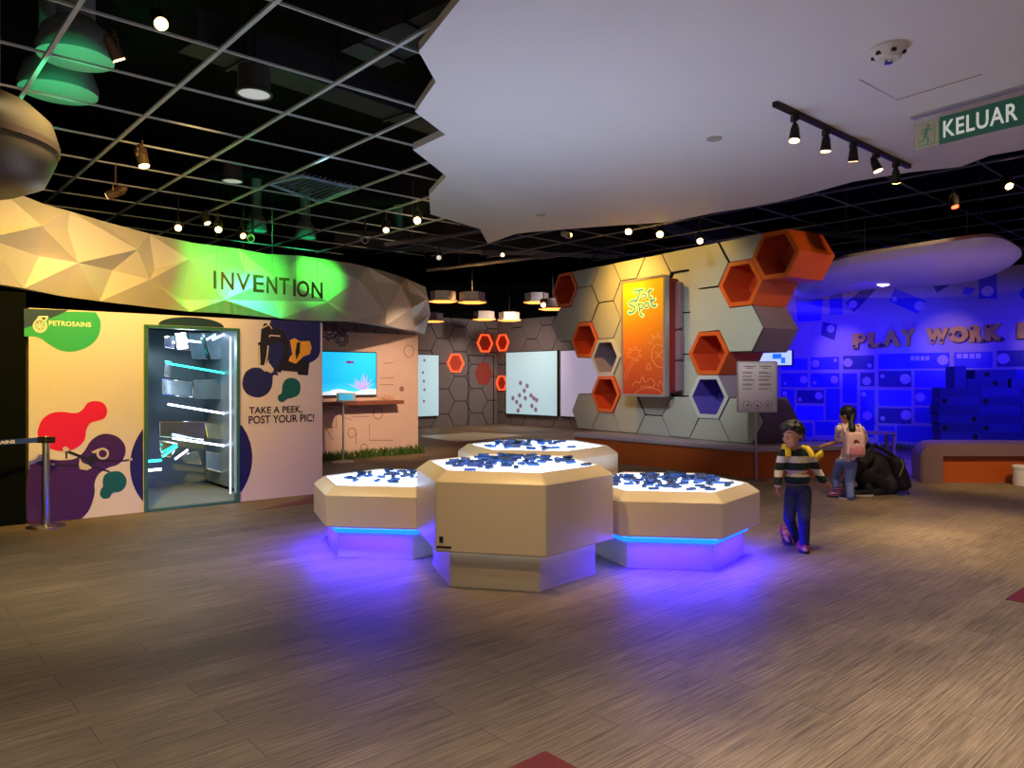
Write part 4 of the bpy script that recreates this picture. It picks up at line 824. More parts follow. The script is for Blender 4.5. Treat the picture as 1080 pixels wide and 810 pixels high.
yoke_spot(W(168, 21, 5.1), (-.5, 2.5, 1.2), 'glaring warm spotlight at the top of the open ceiling', m_warm, m_dmetal, .05)
yoke_spot(W(150, 166, 8.1), (-3.4, 7.9, 1.6), 'bronze spotlight over the mirrored booth, lamp facing down', m_warm, m_bronze, .06, .2)
yoke_spot(W(122, 203, 9.0), (-6.5, 9, 3.0), 'bronze spotlight turned sideways close above the fascia', m_dim, m_bronze, .055, .2)
yoke_spot(W(188, 240, 10.6), (-1, 2, 1.0), 'glaring warm spotlight just over the fascia before the letters', m_warm, m_dmetal, .05)
yoke_spot(W(217, 231, 11.4), (-4.2, 11.2, 2.9), 'small spotlight over the first hanging letter', m_dim, m_bronze)
yoke_spot(W(230, 240, 11.6), (-3.8, 10.0, 2.6), 'small spotlight tilted over the second and third hanging letters', m_warm, m_bronze)
yoke_spot(W(254, 247, 12.0), (-3.0, 10.9, 2.9), 'small spotlight beside the white camera over the hanging letters', m_dim, m_bronze)
yoke_spot(W(407, 240, 11.6), (-1.2, 8, .5), 'dark spotlight on a slanting arm above the fascia end', m_dim, m_dmetal)
yoke_spot(W(440, 231, 11.2), (-.6, 5, .5), 'bright round spotlight below the jagged raft tip', m_warm, m_dmetal, .06)
yoke_spot(W(463, 270, 14.5), (-1, 9, .2), 'dark unlit spotlight under the rear ceiling beam', m_offlens, m_dmetal)
yoke_spot(W(663, 242, 11.9), (1.1, 8.4, 1.0), 'glaring warm spotlight over the silver partition, farther of a pair', m_warm, m_dmetal, .06)
yoke_spot(W(696, 245, 11.6), (1.6, 8, 1.2), 'glaring warm spotlight over the silver partition, nearer of a pair', m_warm, m_dmetal, .06)
yoke_spot(W(738, 252, 11.0), (2.2, 7.5, 1.2), 'bright warm spotlight right on the top edge of the partition'.replace('right on', 'just above'), m_warm, m_dmetal, .05)
yoke_spot(W(573, 321, 17.0), (.6, 10, 1.2), 'bright small lamp glowing near the orange corner niche', m_warm, m_dmetal, .06)
yoke_spot(W(530, 268, 13.5), (0, 6, 1), 'small dark spotlight in the gap behind the raft tip', m_dim, m_dmetal, .04)
yoke_spot(W(1006, 213, 9.8), (5.8, 8.5, .5), 'small spotlight with a red glow behind the exit sign', mat('lit_red_lens', (255, 90, 50), .3, 0, 8, (255, 70, 40), 0), m_dmetal, .05)
yoke_spot(W(1062, 193, 9.3), (5.8, 6.2, .8), 'glaring warm spotlight behind the exit sign end', m_warm, m_dmetal, .05)
# track with five heads under the raft
ra, rb_ = G(817, 107, ZC), G(959, 174, ZC)
tr = thing('track_light', 'dark track with five glowing spot heads under the white raft', 'track light', ra)
d_ = (rb_-ra).normalized(); MB().box((0, 0, 0), ((rb_-ra).length, .045, .04), Matrix.Translation((ra+rb_)/2-Vector((0, 0, .02))) @ Matrix.Rotation(math.atan2(d_.y, d_.x), 4, 'Z')).build('rail', m_dmetal, tr)
aims = [(2.1, 6.0, .3), (2.9, 7.2, .3), (3.6, 8.2, .2), (4.8, 6.9, .1), (5.0, 9.5, .5)]
heads = []
for (x, y), aim, le in zip(((838, 142), (871, 153), (900, 164), (924, 175), (945, 187)), aims, (m_warm, m_warm, m_dim, m_warm, m_warm)):
    k = (x-CX)/F; # foot on the rail at the same bearing
    t_ = (ra.x-k*ra.y)/(k*d_.y-d_.x); foot = ra+d_*t_; p = Vector((foot.x, foot.y, EYE+(HZ-y)/F*foot.y)); dd = (Vector(aim)-p).normalized()
    h = MB(); h.box(foot-Vector((0, 0, .065)), (.05, .07, .05)); h.tube(foot-Vector((0, 0, .08)), p+Vector((0, 0, .03)), .012)
    h.tube(p-dd*.06, p+dd*.055, .036, .05, 16); h.tube(p-dd*.10, p-dd*.06, .022, .034, 14)
    ho = h.build('spot_head', m_dmetal, tr, smooth=35); MB().tube(p+dd*.055, p+dd*.06, .042, n=16).build('lens', le, ho); heads.append((p, dd))
# exit sign
e0, e1 = G(957, 124, ZC), G(1086, 88.5, ZC); ep = Plane(e0.to_2d(), (e1-e0).to_2d())
ex = thing('exit_sign', 'clear hanging exit sign with green KELUAR panel under the white raft', 'exit sign', e0)
q0, q1, q2, q3 = ep.hit(962, 127), ep.hit(966, 159.5), ep.hit(1100, 88), ep.hit(1100, 126)
m_acr = mat('clear_acrylic', (226, 214, 205), .12, 0, 0, None, 0); m_acr.node_tree.nodes['Principled BSDF'].inputs['Alpha'].default_value = .32
zb_ = (q1[1]+q3[1])/2-.0; s_l, s_r = q0[0]+.02, q2[0]
MB().box(((s_l+s_r)/2, (zb_+ZC-.02)/2, 0), (s_r-s_l, ZC-.02-zb_, .012), ep.mat()).build('acrylic_sheet', m_acr, ex)
MB().box(((s_l+s_r)/2, ZC-.012, 0), (s_r-s_l+.05, .024, .045), ep.mat()).build('mount_rail', m_steel, ex)
g0, g1 = ep.hit(991.5, 140), ep.hit(1092, 110); zt2 = ep.hit(991.5, 124)[1]; zb2 = ep.hit(991.5, 152.5)[1]
MB().box(((g0[0]+g1[0])/2, (zt2+zb2)/2, .008), (g1[0]-g0[0], zt2-zb2, .004), ep.mat()).build('green_panel', mat('exit_green', (52, 112, 92), .4, 0, .05, (60, 130, 105)), ex)
h0 = ep.hit(965, 145); MB().box(((h0[0]+g0[0])/2, (zt2+zb2)/2, .008), (g0[0]-h0[0]-.01, zt2-zb2, .004), ep.mat()).build('pictogram_panel', mat('exit_beige', (206, 196, 168), .4), ex)
tx = MB(); a, b = ep.hit(995.5, 150), ep.hit(1074, 124); hgt = zt2-zb2
put_text(tx, 'KELUAR', a[0], b[0], zb2+hgt*.2, zb2+hgt*.82, ep.mat(0, 0, .010), bold=.012, depth=.004, spacing=1.08); tx.build('lettering', mat('white_exit_lettering', (238, 240, 232), .5, 0, .35, (238, 242, 232)), ex)
rm = MB(); rc_ = ((h0[0]+g0[0])/2, (zt2+zb2)/2); sc_ = hgt/2
rm.prism([(rc_[0]+sc_*(.1+.13*math.cos(i*PI/6)), rc_[1]+sc_*(.62+.13*math.sin(i*PI/6))) for i in range(12)], .010, .013, ep.mat())
for pts, w in (([(.05, .42), (-.1, -.1)], .2), ([(-.1, -.1), (.12, -.4), (.02, -.78)], .12), ([(-.1, -.1), (-.3, -.45), (-.62, -.5)], .12), ([(.05, .4), (.32, .2), (.45, .32)], .1), ([(.05, .4), (-.3, .32), (-.38, .05)], .1)):
    rm.strip([(rc_[0]+x*sc_, rc_[1]+y*sc_) for x, y in pts], w*sc_, ep.mat(), z=.010)
for x in (.55, .85): rm.strip([(rc_[0]+x*sc_, rc_[1]-.8*sc_), (rc_[0]+x*sc_, rc_[1]+.75*sc_)], .05*sc_, ep.mat(), z=.010)
rm.strip([(rc_[0]-.7*sc_, rc_[1]-.82*sc_), (rc_[0]+.9*sc_, rc_[1]-.82*sc_)], .06*sc_, ep.mat(), z=.010)
rm.build('running_figure', mat('exit_pictogram_green', (120, 190, 120), .5), ex)
# smoke detector and sprinkler discs on the raft
sd_ = G(937, 50, ZC); sk = thing('smoke_detector', 'white round smoke detector on the white raft', 'smoke detector', sd_)
MB().lathe([(0, 0), (.12, 0), (.125, -.02), (.10, -.05), (.075, -.085), (.03, -.095), (0, -.095)], sd_, 28).build('body', m_white, sk, smooth=30)
sl = MB()
for k in range(6): sl.box(sd_+Vector((.094*math.cos(k*PI/3+.4), .094*math.sin(k*PI/3+.4), -.055)), (.03, .03, .02))
sl.build('sensor_slot', m_black, sk); MB().lathe([(0, -.09), (.035, -.09), (.03, -.112), (0, -.115)], sd_, 16).build('sensor_cap', m_chrome, sk, smooth=True)
for x, y, lb in ((753.5, 146, 'small round sprinkler cover near the middle of the white raft'), (570, 226, 'small round sprinkler cover near the rear edge of the white raft')):
    p_ = G(x, y, ZC); o = MB().lathe([(0, 0), (.075, 0), (.07, -.012), (0, -.014)], p_, 24).build('sprinkler_cover', mat('grey_cover', (170, 168, 160), .5), loc=p_, smooth=True); tag(o, lb, 'sprinkler cover', 'sprinkler covers')
# downlights in the open grid
for x, y, R, lb in ((268, 100, .15, 'large round unlit downlight in the open grid'), (245, 191.5, .13, 'smaller round unlit downlight in the open grid, near the fascia')):
    p_ = G(x, y, 4.2); t = thing('downlight', lb, 'downlight', p_, 0, 'round downlights in the open grid')
    MB().lathe([(R, 0), (R*1.12, 0), (R*1.12, .02), (R, .03), (R, .25), (0, .25), (0, .24), (R*.97, .24), (R*.97, .0)], p_, 28).build('housing', mat('dark_grey_fixture', (64, 60, 58), .5), t, smooth=35)
    MB().lathe([(0, .008), (R*.97, .008), (R*.97, .02), (0, .02)], p_, 28).build('diffuser', m_offlens, t)
    MB().tube(p_+Vector((0, 0, .25)), Vector((p_.x, p_.y, 5.3)), .015).build('stem', m_dmetal, t)
# louvred air grille
gq = [G(x, y, ZG-.03) for x, y in ((283, 194), (318, 185.5), (372, 198), (337, 213))]; gc = sum(gq, Vector())/4
ag = thing('air_grille', 'louvred air grille set in the open ceiling grid', 'air grille', gc); m_gr = mat('grille_with_blue_light', (150, 172, 206), .5)  # blue-white light on the louvres is put into this colour
fb = MB()
for i in range(4): fb.tube(gq[i], gq[(i+1) % 4], .02, n=4)
fb.build('frame', m_gr, ag)
for i in range(10):
    f_ = (i+.5)/10; a, b = gq[0].lerp(gq[3], f_), gq[1].lerp(gq[2], f_); d2 = (b-a).normalized(); n2 = d2.cross(Vector((0, 0, 1))).normalized()
    MB().add([a+n2*.03, b+n2*.03, b-n2*.02+Vector((0, 0, .05)), a-n2*.02+Vector((0, 0, .05)), a+n2*.03+Vector((0, 0, .008)), b+n2*.03+Vector((0, 0, .008)), b-n2*.02+Vector((0, 0, .058)), a-n2*.02+Vector((0, 0, .058))], [(0, 1, 2, 3), (4, 5, 6, 7), (0, 1, 5, 4), (2, 3, 7, 6), (1, 2, 6, 5), (0, 3, 7, 4)]).build('slat', m_gr, ag)
# ducts above the grid
m_duct = mat('galvanised_duct', (128, 132, 130), .55); m_dduct = mat('black_duct', (34, 34, 38), .7)
dn = [((62, 98), 'round duct hood glowing green above the booth corner', .34), ((80, 62), 'round duct hood glowing green farther up beside the small spotlight', .30), ((270, 244), 'small round duct hood glowing green over the hanging letters', .2), ((322, 251), 'small round duct hood glowing green over the last hanging letters', .2), ((420, 264), 'small round duct hood glowing green above the fascia end', .2)]
greens = []
for (x, y), lb, R in dn:
    p_ = G(x, y, 4.3); o = MB()
    o.lathe([(0, -.02), (R*.6, -.015), (R, .0), (R*1.02, .06), (R*.86, .24), (R*.5, .34), (R*.5, .98), (0, .98)], p_, 28)
    o = o.build('round_duct', m_duct, loc=p_, smooth=45); tag(o, lb, 'duct', 'round ducts lit green'); greens.append(p_)
for (x, y, z), (w, h, l), rz, lb in (((-.3, 6.2, 4.75), (.5, .35, 3.0), -.7, 'black rectangular duct running above the grid beside the raft'), ((-1.4, 8.9, 4.8), (.4, .3, 5.0), .84, 'black rectangular duct running above the grid over the booth'), ((-.6, 15.5, 4.3), (.5, .3, 6.0), .2, 'black rectangular duct crossing behind the raft tip'), ((3.2, 14.5, 4.55), (.45, .3, 6.0), .9, 'black rectangular duct behind the partition top')):
    M = Matrix.Translation((x, y, z)) @ Matrix.Rotation(rz, 4, 'Z'); o = MB(); o.box((0, 0, 0), (l, w, h), M)
    for k in range(-2, 3): o.box((k*l/5, 0, 0), (.04, w+.05, h+.05), M)
    o = o.build('air_duct', m_dduct, loc=(x, y, z)); tag(o, lb, 'duct', 'black rectangular ducts')
# rear beams
for (a, b), lb in (((W(405, 258, 14.0), W(545, 238, 15.5)), 'dark pipe hung under the rear ceiling near the fascia'), ((W(450, 285, 19), W(640, 262, 17)), 'dark pipe hung under the rear ceiling above the pendants'), ((W(840, 245, 12.5), W(1079, 262, 14)), 'dark pipe hung above the suspended wing')):
    o = MB().tube(a, b, .05, n=10); 
    for f_ in (.2, .8): c0 = a.lerp(b, f_); o.tube(c0, Vector((c0.x, c0.y, 5.3)), .008, n=5)
    o = o.build('service_pipe', mat('grey_pipe', (84, 84, 86), .5), loc=a); tag(o, lb, 'pipe', 'service pipes')
# white cameras
for x, y, D, lb, top in ((598, 247, 13.2, 'white security camera hanging behind the rear raft edge', 4.6), (266, 250, 11.2, 'white ceiling device beside the spotlights over the letters', ZG), (385, 252, 12.0, 'small white camera above the fascia end', ZG)):
    p_ = W(x, y, D); t = thing('security_camera', lb, 'camera', p_, 0, 'white ceiling cameras')
    MB().tube(p_+Vector((-.06, .1, .03)), p_+Vector((.03, -.14, -.05)), .05, .055, 14).build('body', m_white, t, smooth=35)
    MB().tube(p_+Vector((.03, -.14, -.05)), p_+Vector((.033, -.147, -.053)), .042, n=14).build('lens', m_black, t)
    MB().tube(p_+Vector((0, .02, .03)), Vector((p_.x, p_.y+.02, top)), .018).build('mount', m_black, t)
# big rounded hanging drum at the edge of the view
hp = W(-52, 147, 4.6); hd = thing('hanging_drum', 'large brown rounded drum hanging at the edge above the fascia', 'hanging drum', hp)
m_drum = mat('dull_bronze_drum', (108, 92, 60), .42, .25, scale=4, var=.18)
pr = [(0, -.30), (.36, -.29), (.5, -.22), (.565, -.06), (.575, .04), (.54, .16), (.44, .25), (.28, .285), (0, .29)]
MB().lathe(pr, hp, 40).build('shell', m_drum, hd, smooth=50)
MB().lathe([(.572, -.02), (.582, -.02), (.582, .02), (.572, .02)], hp, 40).build('band', m_bronze, hd, smooth=30)
for k in range(3): a = k*2*PI/3; MB().tube(hp+Vector((.3*math.cos(a), .3*math.sin(a), .26)), hp+Vector((.3*math.cos(a), .3*math.sin(a), ZG-hp.z)), .006, n=5).build('hanging_wire', m_steel, hd)
# ---------------------------------------------------------------- people
def ico_pts(c, r, rot=None, sub=2):
    bm = bmesh.new(); bmesh.ops.create_icosphere(bm, subdivisions=sub, radius=1); c = Vector(c); r = r if hasattr(r, '__len__') else (r, r, r)
    vs = []
    for v in bm.verts:
        q_ = Vector((v.co.x*r[0], v.co.y*r[1], v.co.z*r[2])); vs.append(c+(rot @ q_ if rot is not None else q_))
    fs = [tuple(v.index for v in f.verts) for f in bm.faces]; bm.free(); return vs, fs
def rcone(p0, r0, p1, r1):
    bm = bmesh.new()
    for p, r in ((p0, r0), (p1, r1)):
        for v in ico_pts(p, r)[0]: bm.verts.new(v)
    res = bmesh.ops.convex_hull(bm, input=bm.verts); bm.verts.ensure_lookup_table()
    dead = [v for v in bm.verts if not v.link_faces]; bmesh.ops.delete(bm, geom=dead, context='VERTS'); bm.verts.index_update()
    vs = [v.co.copy() for v in bm.verts]; fs = [tuple(v.index for v in f.verts) for f in bm.faces]; bm.free(); return vs, fs
def fuse(parts, voxel, it=4):
    vs, fs = [], []
    for a, b in parts: o = len(vs); vs += [tuple(v) for v in a]; fs += [tuple(i+o for i in f) for f in b]
    me = bpy.data.meshes.new('f'); me.from_pydata(vs, [], fs); ob = bpy.data.objects.new('f', me); C.objects.link(ob)
    bm = bmesh.new(); bm.from_mesh(me); bmesh.ops.recalc_face_normals(bm, faces=bm.faces); bm.to_mesh(me); bm.free()
    m = ob.modifiers.new('r', 'REMESH'); m.mode = 'VOXEL'; m.voxel_size = voxel
    s_ = ob.modifiers.new('s', 'SMOOTH'); s_.factor = .5; s_.iterations = it
    bpy.context.view_layer.update()
    r = bpy.data.meshes.new_from_object(ob.evaluated_get(bpy.context.evaluated_depsgraph_get()))
    out = ([v.co.copy() for v in r.vertices], [tuple(p.vertices) for p in r.polygons]); bpy.data.objects.remove(ob); bpy.data.meshes.remove(me); bpy.data.meshes.remove(r)
    return out
def axes(f, up=(0, 0, 1)):
    f = Vector(f).normalized(); r = f.cross(Vector(up)).normalized(); u = r.cross(f); return f, r, u, Matrix((r, f, u)).transposed()
def head_parts(c, f, k):
    c = Vector(c); f, r, u, R = axes(f)
    P = [ico_pts(c+u*.03*k-f*.005*k, (.075*k, .092*k, .085*k), R, 3), ico_pts(c-u*.03*k+f*.022*k, (.062*k, .066*k, .078*k), R, 3), ico_pts(c-u*.088*k+f*.052*k, (.03*k, .026*k, .024*k), R),
         rcone(c+f*.086*k+u*.012*k, .008*k, c+f*.098*k-u*.022*k, .012*k), ico_pts(c+f*.088*k-u*.026*k, (.018*k, .012*k, .009*k), R), ico_pts(c+f*.079*k-u*.056*k, (.024*k, .010*k, .010*k), R)]
    for s_ in (-1, 1):
        P += [ico_pts(c+r*.076*k*s_-u*.005*k-f*.012*k, (.011*k, .022*k, .032*k), R), ico_pts(c+r*.036*k*s_-u*.03*k+f*.058*k, (.026*k, .022*k, .026*k), R)]
    return P
def face_bits(mb, c, f, k, open_eyes=True):   # eyes 2 white, 3 dark, lips 4
    c = Vector(c); f, r, u, R = axes(f); R4 = R.to_4x4()
    for s_ in (-1, 1):
        e = c+r*.031*k*s_+u*.012*k+f*.078*k; v, fa = ico_pts(e, (.014*k, .008*k, .008*k), R); mb.add(v, fa, 1)
        v, fa = ico_pts(e+f*.005*k, (.007*k, .005*k, .007*k), R); mb.add(v, fa, 2)
        v, fa = rcone(c+r*.016*k*s_+u*.034*k+f*.086*k, .0035*k, c+r*.046*k*s_+u*.036*k+f*.076*k, .003*k); mb.add(v, fa, 2)
    v, fa = ico_pts(c+f*.087*k-u*.058*k, (.021*k, .006*k, .0055*k), R); mb.add(v, fa, 3)
def hand_parts(w, d, n, k, side=1):
    w = Vector(w); d = Vector(d).normalized(); n = Vector(n); n = (n-d*n.dot(d)).normalized(); t = d.cross(n).normalized()*side; P = []
    for i, (o, l) in enumerate(((.030, .066), (.010, .076), (-.010, .070), (-.029, .052))):
        root = w+d*(.088-.004*i)*k+t*o*k; P.append(rcone(w+t*o*.5*k, .014*k, root, .0115*k))
        a1 = math.radians(18+5*i); a2 = math.radians(48+6*i); a3 = math.radians(72+6*i)
        p1 = root+(d*math.cos(a1)+n*math.sin(a1))*l*.45*k; p2 = p1+(d*math.cos(a2)+n*math.sin(a2))*l*.32*k; p3 = p2+(d*math.cos(a3)+n*math.sin(a3))*l*.23*k
        P += [rcone(root, .0092*k, p1, .0086*k), rcone(p1, .0086*k, p2, .0078*k), rcone(p2, .0078*k, p3, .0068*k)]
    b = w+d*.028*k+t*.026*k; p1 = b+(d*.62+t*.6+n*.35).normalized()*.042*k; p2 = p1+(d*.9+t*.15+n*.35).normalized()*.03*k
    P += [rcone(w+d*.012*k+t*.008*k, .015*k, b, .012*k), rcone(b, .0115*k, p1, .0098*k), rcone(p1, .0098*k, p2, .008*k)]
    return P
def limb(pts, rs): return [rcone(pts[i], rs[i], pts[i+1], rs[i+1]) for i in range(len(pts)-1)]
def cloth(name, parts, m, parent, voxel=.008, it=4, label=None):
    v, f = fuse(parts, voxel, it); return MB().add(v, f).build(name, m, parent, smooth=180, label=label)
def shoe(name, heel, toe, k, m, parent, sole, up=(0, 0, 1)):
    heel, toe = Vector(heel), Vector(toe); d = (toe-heel).normalized()
    o = cloth(name, [rcone(heel+Vector((0, 0, .042*k)), .034*k, toe-d*.05*k+Vector((0, 0, .032*k)), .028*k), rcone(toe-d*.05*k+Vector((0, 0, .028*k)), .032*k, toe-d*.012*k+Vector((0, 0, .024*k)), .024*k), rcone(heel+Vector((0, 0, .045*k)), .034*k, heel+d*.02*k+Vector((0, 0, .09*k)), .036*k)], m, parent, .005, 3)
    a = d.cross(Vector((0, 0, 1))).normalized(); q_ = smooth_loop([tuple((heel-d*.036*k)), tuple(heel-a*.034*k), tuple(heel.lerp(toe, .6)-a*.038*k), tuple(toe-a*.02*k), tuple(toe+d*.012*k), tuple(toe+a*.02*k), tuple(heel.lerp(toe, .6)+a*.038*k), tuple(heel+a*.034*k)], 4)
    MB().rings([[(x, y, z) for x, y, z in q_], [(x, y, z+.018*k) for x, y, z in q_]]).build('sole', sole, o)
    return o
m_skin = mat('skin', (196, 138, 108), .55, scale=30, var=.05); m_eyew = mat('eye_white', (230, 226, 220), .3); m_eyed = mat('dark_brown_hair', (26, 20, 18), .6, scale=40, var=.3); m_lip = mat('lips', (168, 92, 84), .5)
m_blackhair = mat('black_hair', (14, 13, 15), .5, scale=40, var=.3)
SKIN = [m_skin, m_eyew, m_eyed, m_lip]
def body(parts, head, fd, k, parent_name, label, cat, loc, voxel=.0042):
    v, f = fuse(parts, voxel, 2); mb = MB().add(v, f, 0)
    if head is not None: face_bits(mb, head, fd, k)
    o = mb.build(parent_name, SKIN, loc=loc, smooth=180); tag(o, label, cat); return o
# --- the walking boy
H = W(836, 458.5, 6.52); fd = Vector((-.84, -.52, -.16)); k = .98
nk = W(839.5, 474, 6.58); shA, shB = W(826, 479, 6.56), W(853.5, 480, 6.60); ch = W(840, 487, 6.60); wa = W(841, 505, 6.60); pe = W(841.5, 516, 6.60)
hA, hB = W(835.5, 520, 6.62), W(848, 520, 6.58); kA, kB = W(832.5, 547, 6.56), W(848, 548, 6.46); aA, aB = W(839.5, 567, 6.86), W(848.5, 573, 6.50)
elA, wrA = W(821.5, 496, 6.58), W(820, 513, 6.52); elB, wrB = W(861.5, 496, 6.66), W(869, 508.5, 6.62)
dA, dB = Vector((-.12, -.1, -1)), (W(880, 516, 6.6)-wrB)
bparts = head_parts(H, fd, k)+[rcone(H-Vector((0, -.01, .07)), .042, nk+Vector((0, .02, -.02)), .045), ico_pts(ch, (.112, .078, .13)), ico_pts(wa, (.10, .075, .10)), ico_pts(pe, (.105, .08, .075)), rcone(shA, .036, shB, .036)]
bparts += limb([shA, elA, wrA], [.036, .028, .021])+limb([shB, elB, wrB], [.036, .028, .021])+limb([hA, kA, aA], [.062, .044, .028])+limb([hB, kB, aB], [.062, .044, .028])
bparts += hand_parts(wrA, dA, (.6, -.4, 0), .62, -1)+hand_parts(wrB, dB, (-.3, -.7, -.5), .62, 1)
solB = G(848, 581, 0); solA = G(839, 573.5, .04)
bparts += limb([aB, Vector((solB.x-.01, solB.y-.02, .03))], [.028, .026])+limb([Vector((solB.x, solB.y+.06, .03)), Vector((solB.x-.025, solB.y-.09, .024))], [.026, .024])
bparts += limb([aA, Vector((solA.x, aA.y-.02, .075))], [.028, .026])+limb([Vector((solA.x, aA.y+.02, .095)), Vector((solA.x-.02, aA.y-.13, .03))], [.026, .024])
boy = body(bparts, H, fd, k, 'person', 'child in a green and white striped sweater and jeans walking past the low table', 'person', (solB.x, solB.y, 0))
f_, r_, u_, R_h = axes(fd)
hp_ = [ico_pts(H+u_*.048-f_*.022, (.086, .096, .076), R_h, 3), ico_pts(H+u_*.015-f_*.060, (.080, .060, .085), R_h, 3), ico_pts(H+u_*.088+f_*.03, (.07, .06, .035), R_h, 2), rcone(H+u_*.078+f_*.058-r_*.045, .024, H+u_*.082+f_*.066+r_*.045, .024), rcone(H+u_*.02+r_*.078-f_*.0, .018, H+u_*.07+r_*.07, .03), rcone(H+u_*.02-r_*.078, .018, H+u_*.07-r_*.07, .03)]
rh = random.Random(9)
for i in range(46):
    a = rh.uniform(0, 2*PI); e = rh.uniform(.05, 1.3); d_ = r_*math.cos(a)*math.cos(e)+f_*math.sin(a)*math.cos(e)+u_*math.sin(e); b_ = H+u_*.045-f_*.015
    hp_.append(rcone(b_+d_*.075, .02, b_+d_*.104+f_*.010-u_*.014, .006))
cloth('hair', hp_, m_eyed, boy, .005, 2)
m_sw = stripe_mat('striped_knit', (24, 44, 38), (224, 214, 196), .125, .46, .642)
cloth('sweater', [ico_pts(ch, (.125, .092, .135)), ico_pts(wa, (.117, .090, .072)), rcone(shA, .047, shB, .047), rcone(nk, .052, nk-Vector((0, 0, .05)), .07)]+limb([shA, elA, wrA.lerp(elA, .12)], [.047, .040, .034])+limb([shB, elB, wrB.lerp(elB, .12)], [.047, .040, .034]), m_sw, boy, .006)
cloth('jeans', [ico_pts(pe, (.114, .088, .07))]+limb([hA, kA, aA], [.066, .052, .040])+limb([hB, kB, aB], [.068, .053, .042]), mat('dark_blue_denim', (34, 44, 84), .8, scale=30, var=.2), boy, .007)
m_sand = mat('red_sandal_strap', (190, 62, 74), .6); m_sole = mat('dark_sandal_sole', (36, 26, 34), .7)
for nm, c0, d0, z0, tilt in (('sandal', Vector((solB.x-.012, solB.y-.02, .0)), Vector((-.22, -.97, 0)), 0.0, 0), ('sandal', Vector((solA.x-.01, aA.y-.055, .03)), Vector((-.15, -.97, 0)), .0, .35)):
    d0 = d0.normalized(); a = Vector((-d0.y, d0.x, 0)); d1 = Vector((d0.x*math.cos(tilt), d0.y*math.cos(tilt), -math.sin(tilt)))
    q_ = [c0+d1*x+a*y for x, y in smooth_loop([(-.085, 0), (-.07, .034), (.03, .042), (.085, .03), (.105, 0), (.085, -.03), (.03, -.042), (-.07, -.034)], 4)]
    if tilt: q_ = [v+Vector((0, 0, .018)) for v in q_]
    b = MB().rings([[tuple(v) for v in q_], [tuple(v+Vector((0, 0, .02))) for v in q_]]); o = b.build(nm, m_sole, boy)
    s_ = MB()
    for x, h_ in ((.045, .038), (-.02, .055), (-.06, .07)):
        s_.path([c0+d1*x+a*.042+Vector((0, 0, .02+(.018 if tilt else 0))), c0+d1*x+a*.03+Vector((0, 0, h_+.012+(.018 if tilt else 0))), c0+d1*x+Vector((0, 0, h_+.022+(.018 if tilt else 0))), c0+d1*x-a*.03+Vector((0, 0, h_+.012+(.018 if tilt else 0))), c0+d1*x-a*.042+Vector((0, 0, .02+(.018 if tilt else 0)))], .007, 6)
    s_.build('sandal_strap', m_sand, o)
m_by = mat('bright_yellow_fabric', (240, 200, 40), .7); bk = thing('yellow_backpack', 'bright yellow child backpack with small wings worn by the walking child', 'backpack', W(841, 490, 6.74))
cloth('pack_body', [ico_pts(W(842, 489, 6.755), (.095, .055, .12))], m_by, bk, .008)
for sx in (-1, 1):
    b = shA if sx < 0 else shB; i_ = b.lerp(nk, .25)
    MB().path([i_+Vector((0, .085, -.02)), i_+Vector((0, .05, .052)), i_+Vector((0, -.035, .046)), i_+Vector((sx*.014, -.078, .012)), i_+Vector((sx*.018, -.092, -.022))], .026, 8).build('shoulder_strap', m_by, bk, smooth=60)
for (x, y, D), rx in (((865, 479.5, 6.72), .5), ):
    c0 = W(x, y, D); cloth('wing', [rcone(c0+Vector((-.05, 0, -.03)), .02, c0+Vector((.0, 0, .0)), .032), rcone(c0, .030, c0+Vector((.012, 0, .028)), .016)], m_by, bk, .006)
c0 = W(861, 486, 6.76); MB().path([W(853, 486, 6.75), c0, W(864, 482, 6.73)], .014, 8).build('wing_root', m_by, bk, smooth=60)
# --- the girl seen from behind
H = W(893, 438, 9.34); fd = Vector((-.62, .76, -.18)); k = .93
nk = W(895, 448.5, 9.32); shA, shB = W(885.5, 452.5, 9.32), W(907.5, 453.5, 9.30); ch = W(897, 461, 9.32); wa = W(896.5, 477, 9.32); pe = W(893, 487, 9.32)
hA, hB = W(887.5, 488, 9.36), W(898, 489, 9.30); kA, kB = W(880.5, 503, 9.52), W(896, 508, 9.30); aA, aB = W(882.5, 519, 9.46), W(897, 523.5, 9.24)
elA, wrA = W(885, 465.5, 9.42), W(868.5, 470, 9.5); elB, wrB = W(912, 467, 9.42), W(906, 476, 9.55)
gp = head_parts(H, fd, k)+[rcone(H-Vector((0, 0, .06)), .04, nk-Vector((0, 0, .03)), .045), ico_pts(ch, (.11, .075, .13)), ico_pts(wa, (.095, .072, .1)), ico_pts(pe, (.105, .08, .075)), rcone(shA, .036, shB, .036)]
gp += limb([shA, elA, wrA], [.036, .029, .022])+limb([shB, elB, wrB], [.036, .029, .022])+limb([hA, kA, aA], [.064, .044, .03])+limb([hB, kB, aB], [.064, .044, .03])
gp += hand_parts(wrA, wrA-elA+Vector((-.02, .05, .0)), (0, .3, -1), .65, 1)+hand_parts(wrB, Vector((-.5, .6, -.2)), (0, .3, -1), .65, -1)
girl = body(gp, H, fd, k, 'person', 'child with a dark ponytail in a patterned white top, seen from behind', 'person', (aB.x, aB.y, 0))
f_, r_, u_, R_h = axes(fd)
cloth('hair', [ico_pts(H+u_*.042-f_*.02, (.088, .098, .082), R_h, 3), ico_pts(H-u_*.0-f_*.055, (.078, .055, .09), R_h, 3), rcone(H-f_*.09+u_*.01, .035, W(898, 446, 9.22), .03), rcone(W(898, 446, 9.22), .034, W(899, 452.5, 9.19), .042), rcone(W(899, 452.5, 9.19), .042, W(899.5, 455.5, 9.19), .028)], m_blackhair, girl, .006, 3)
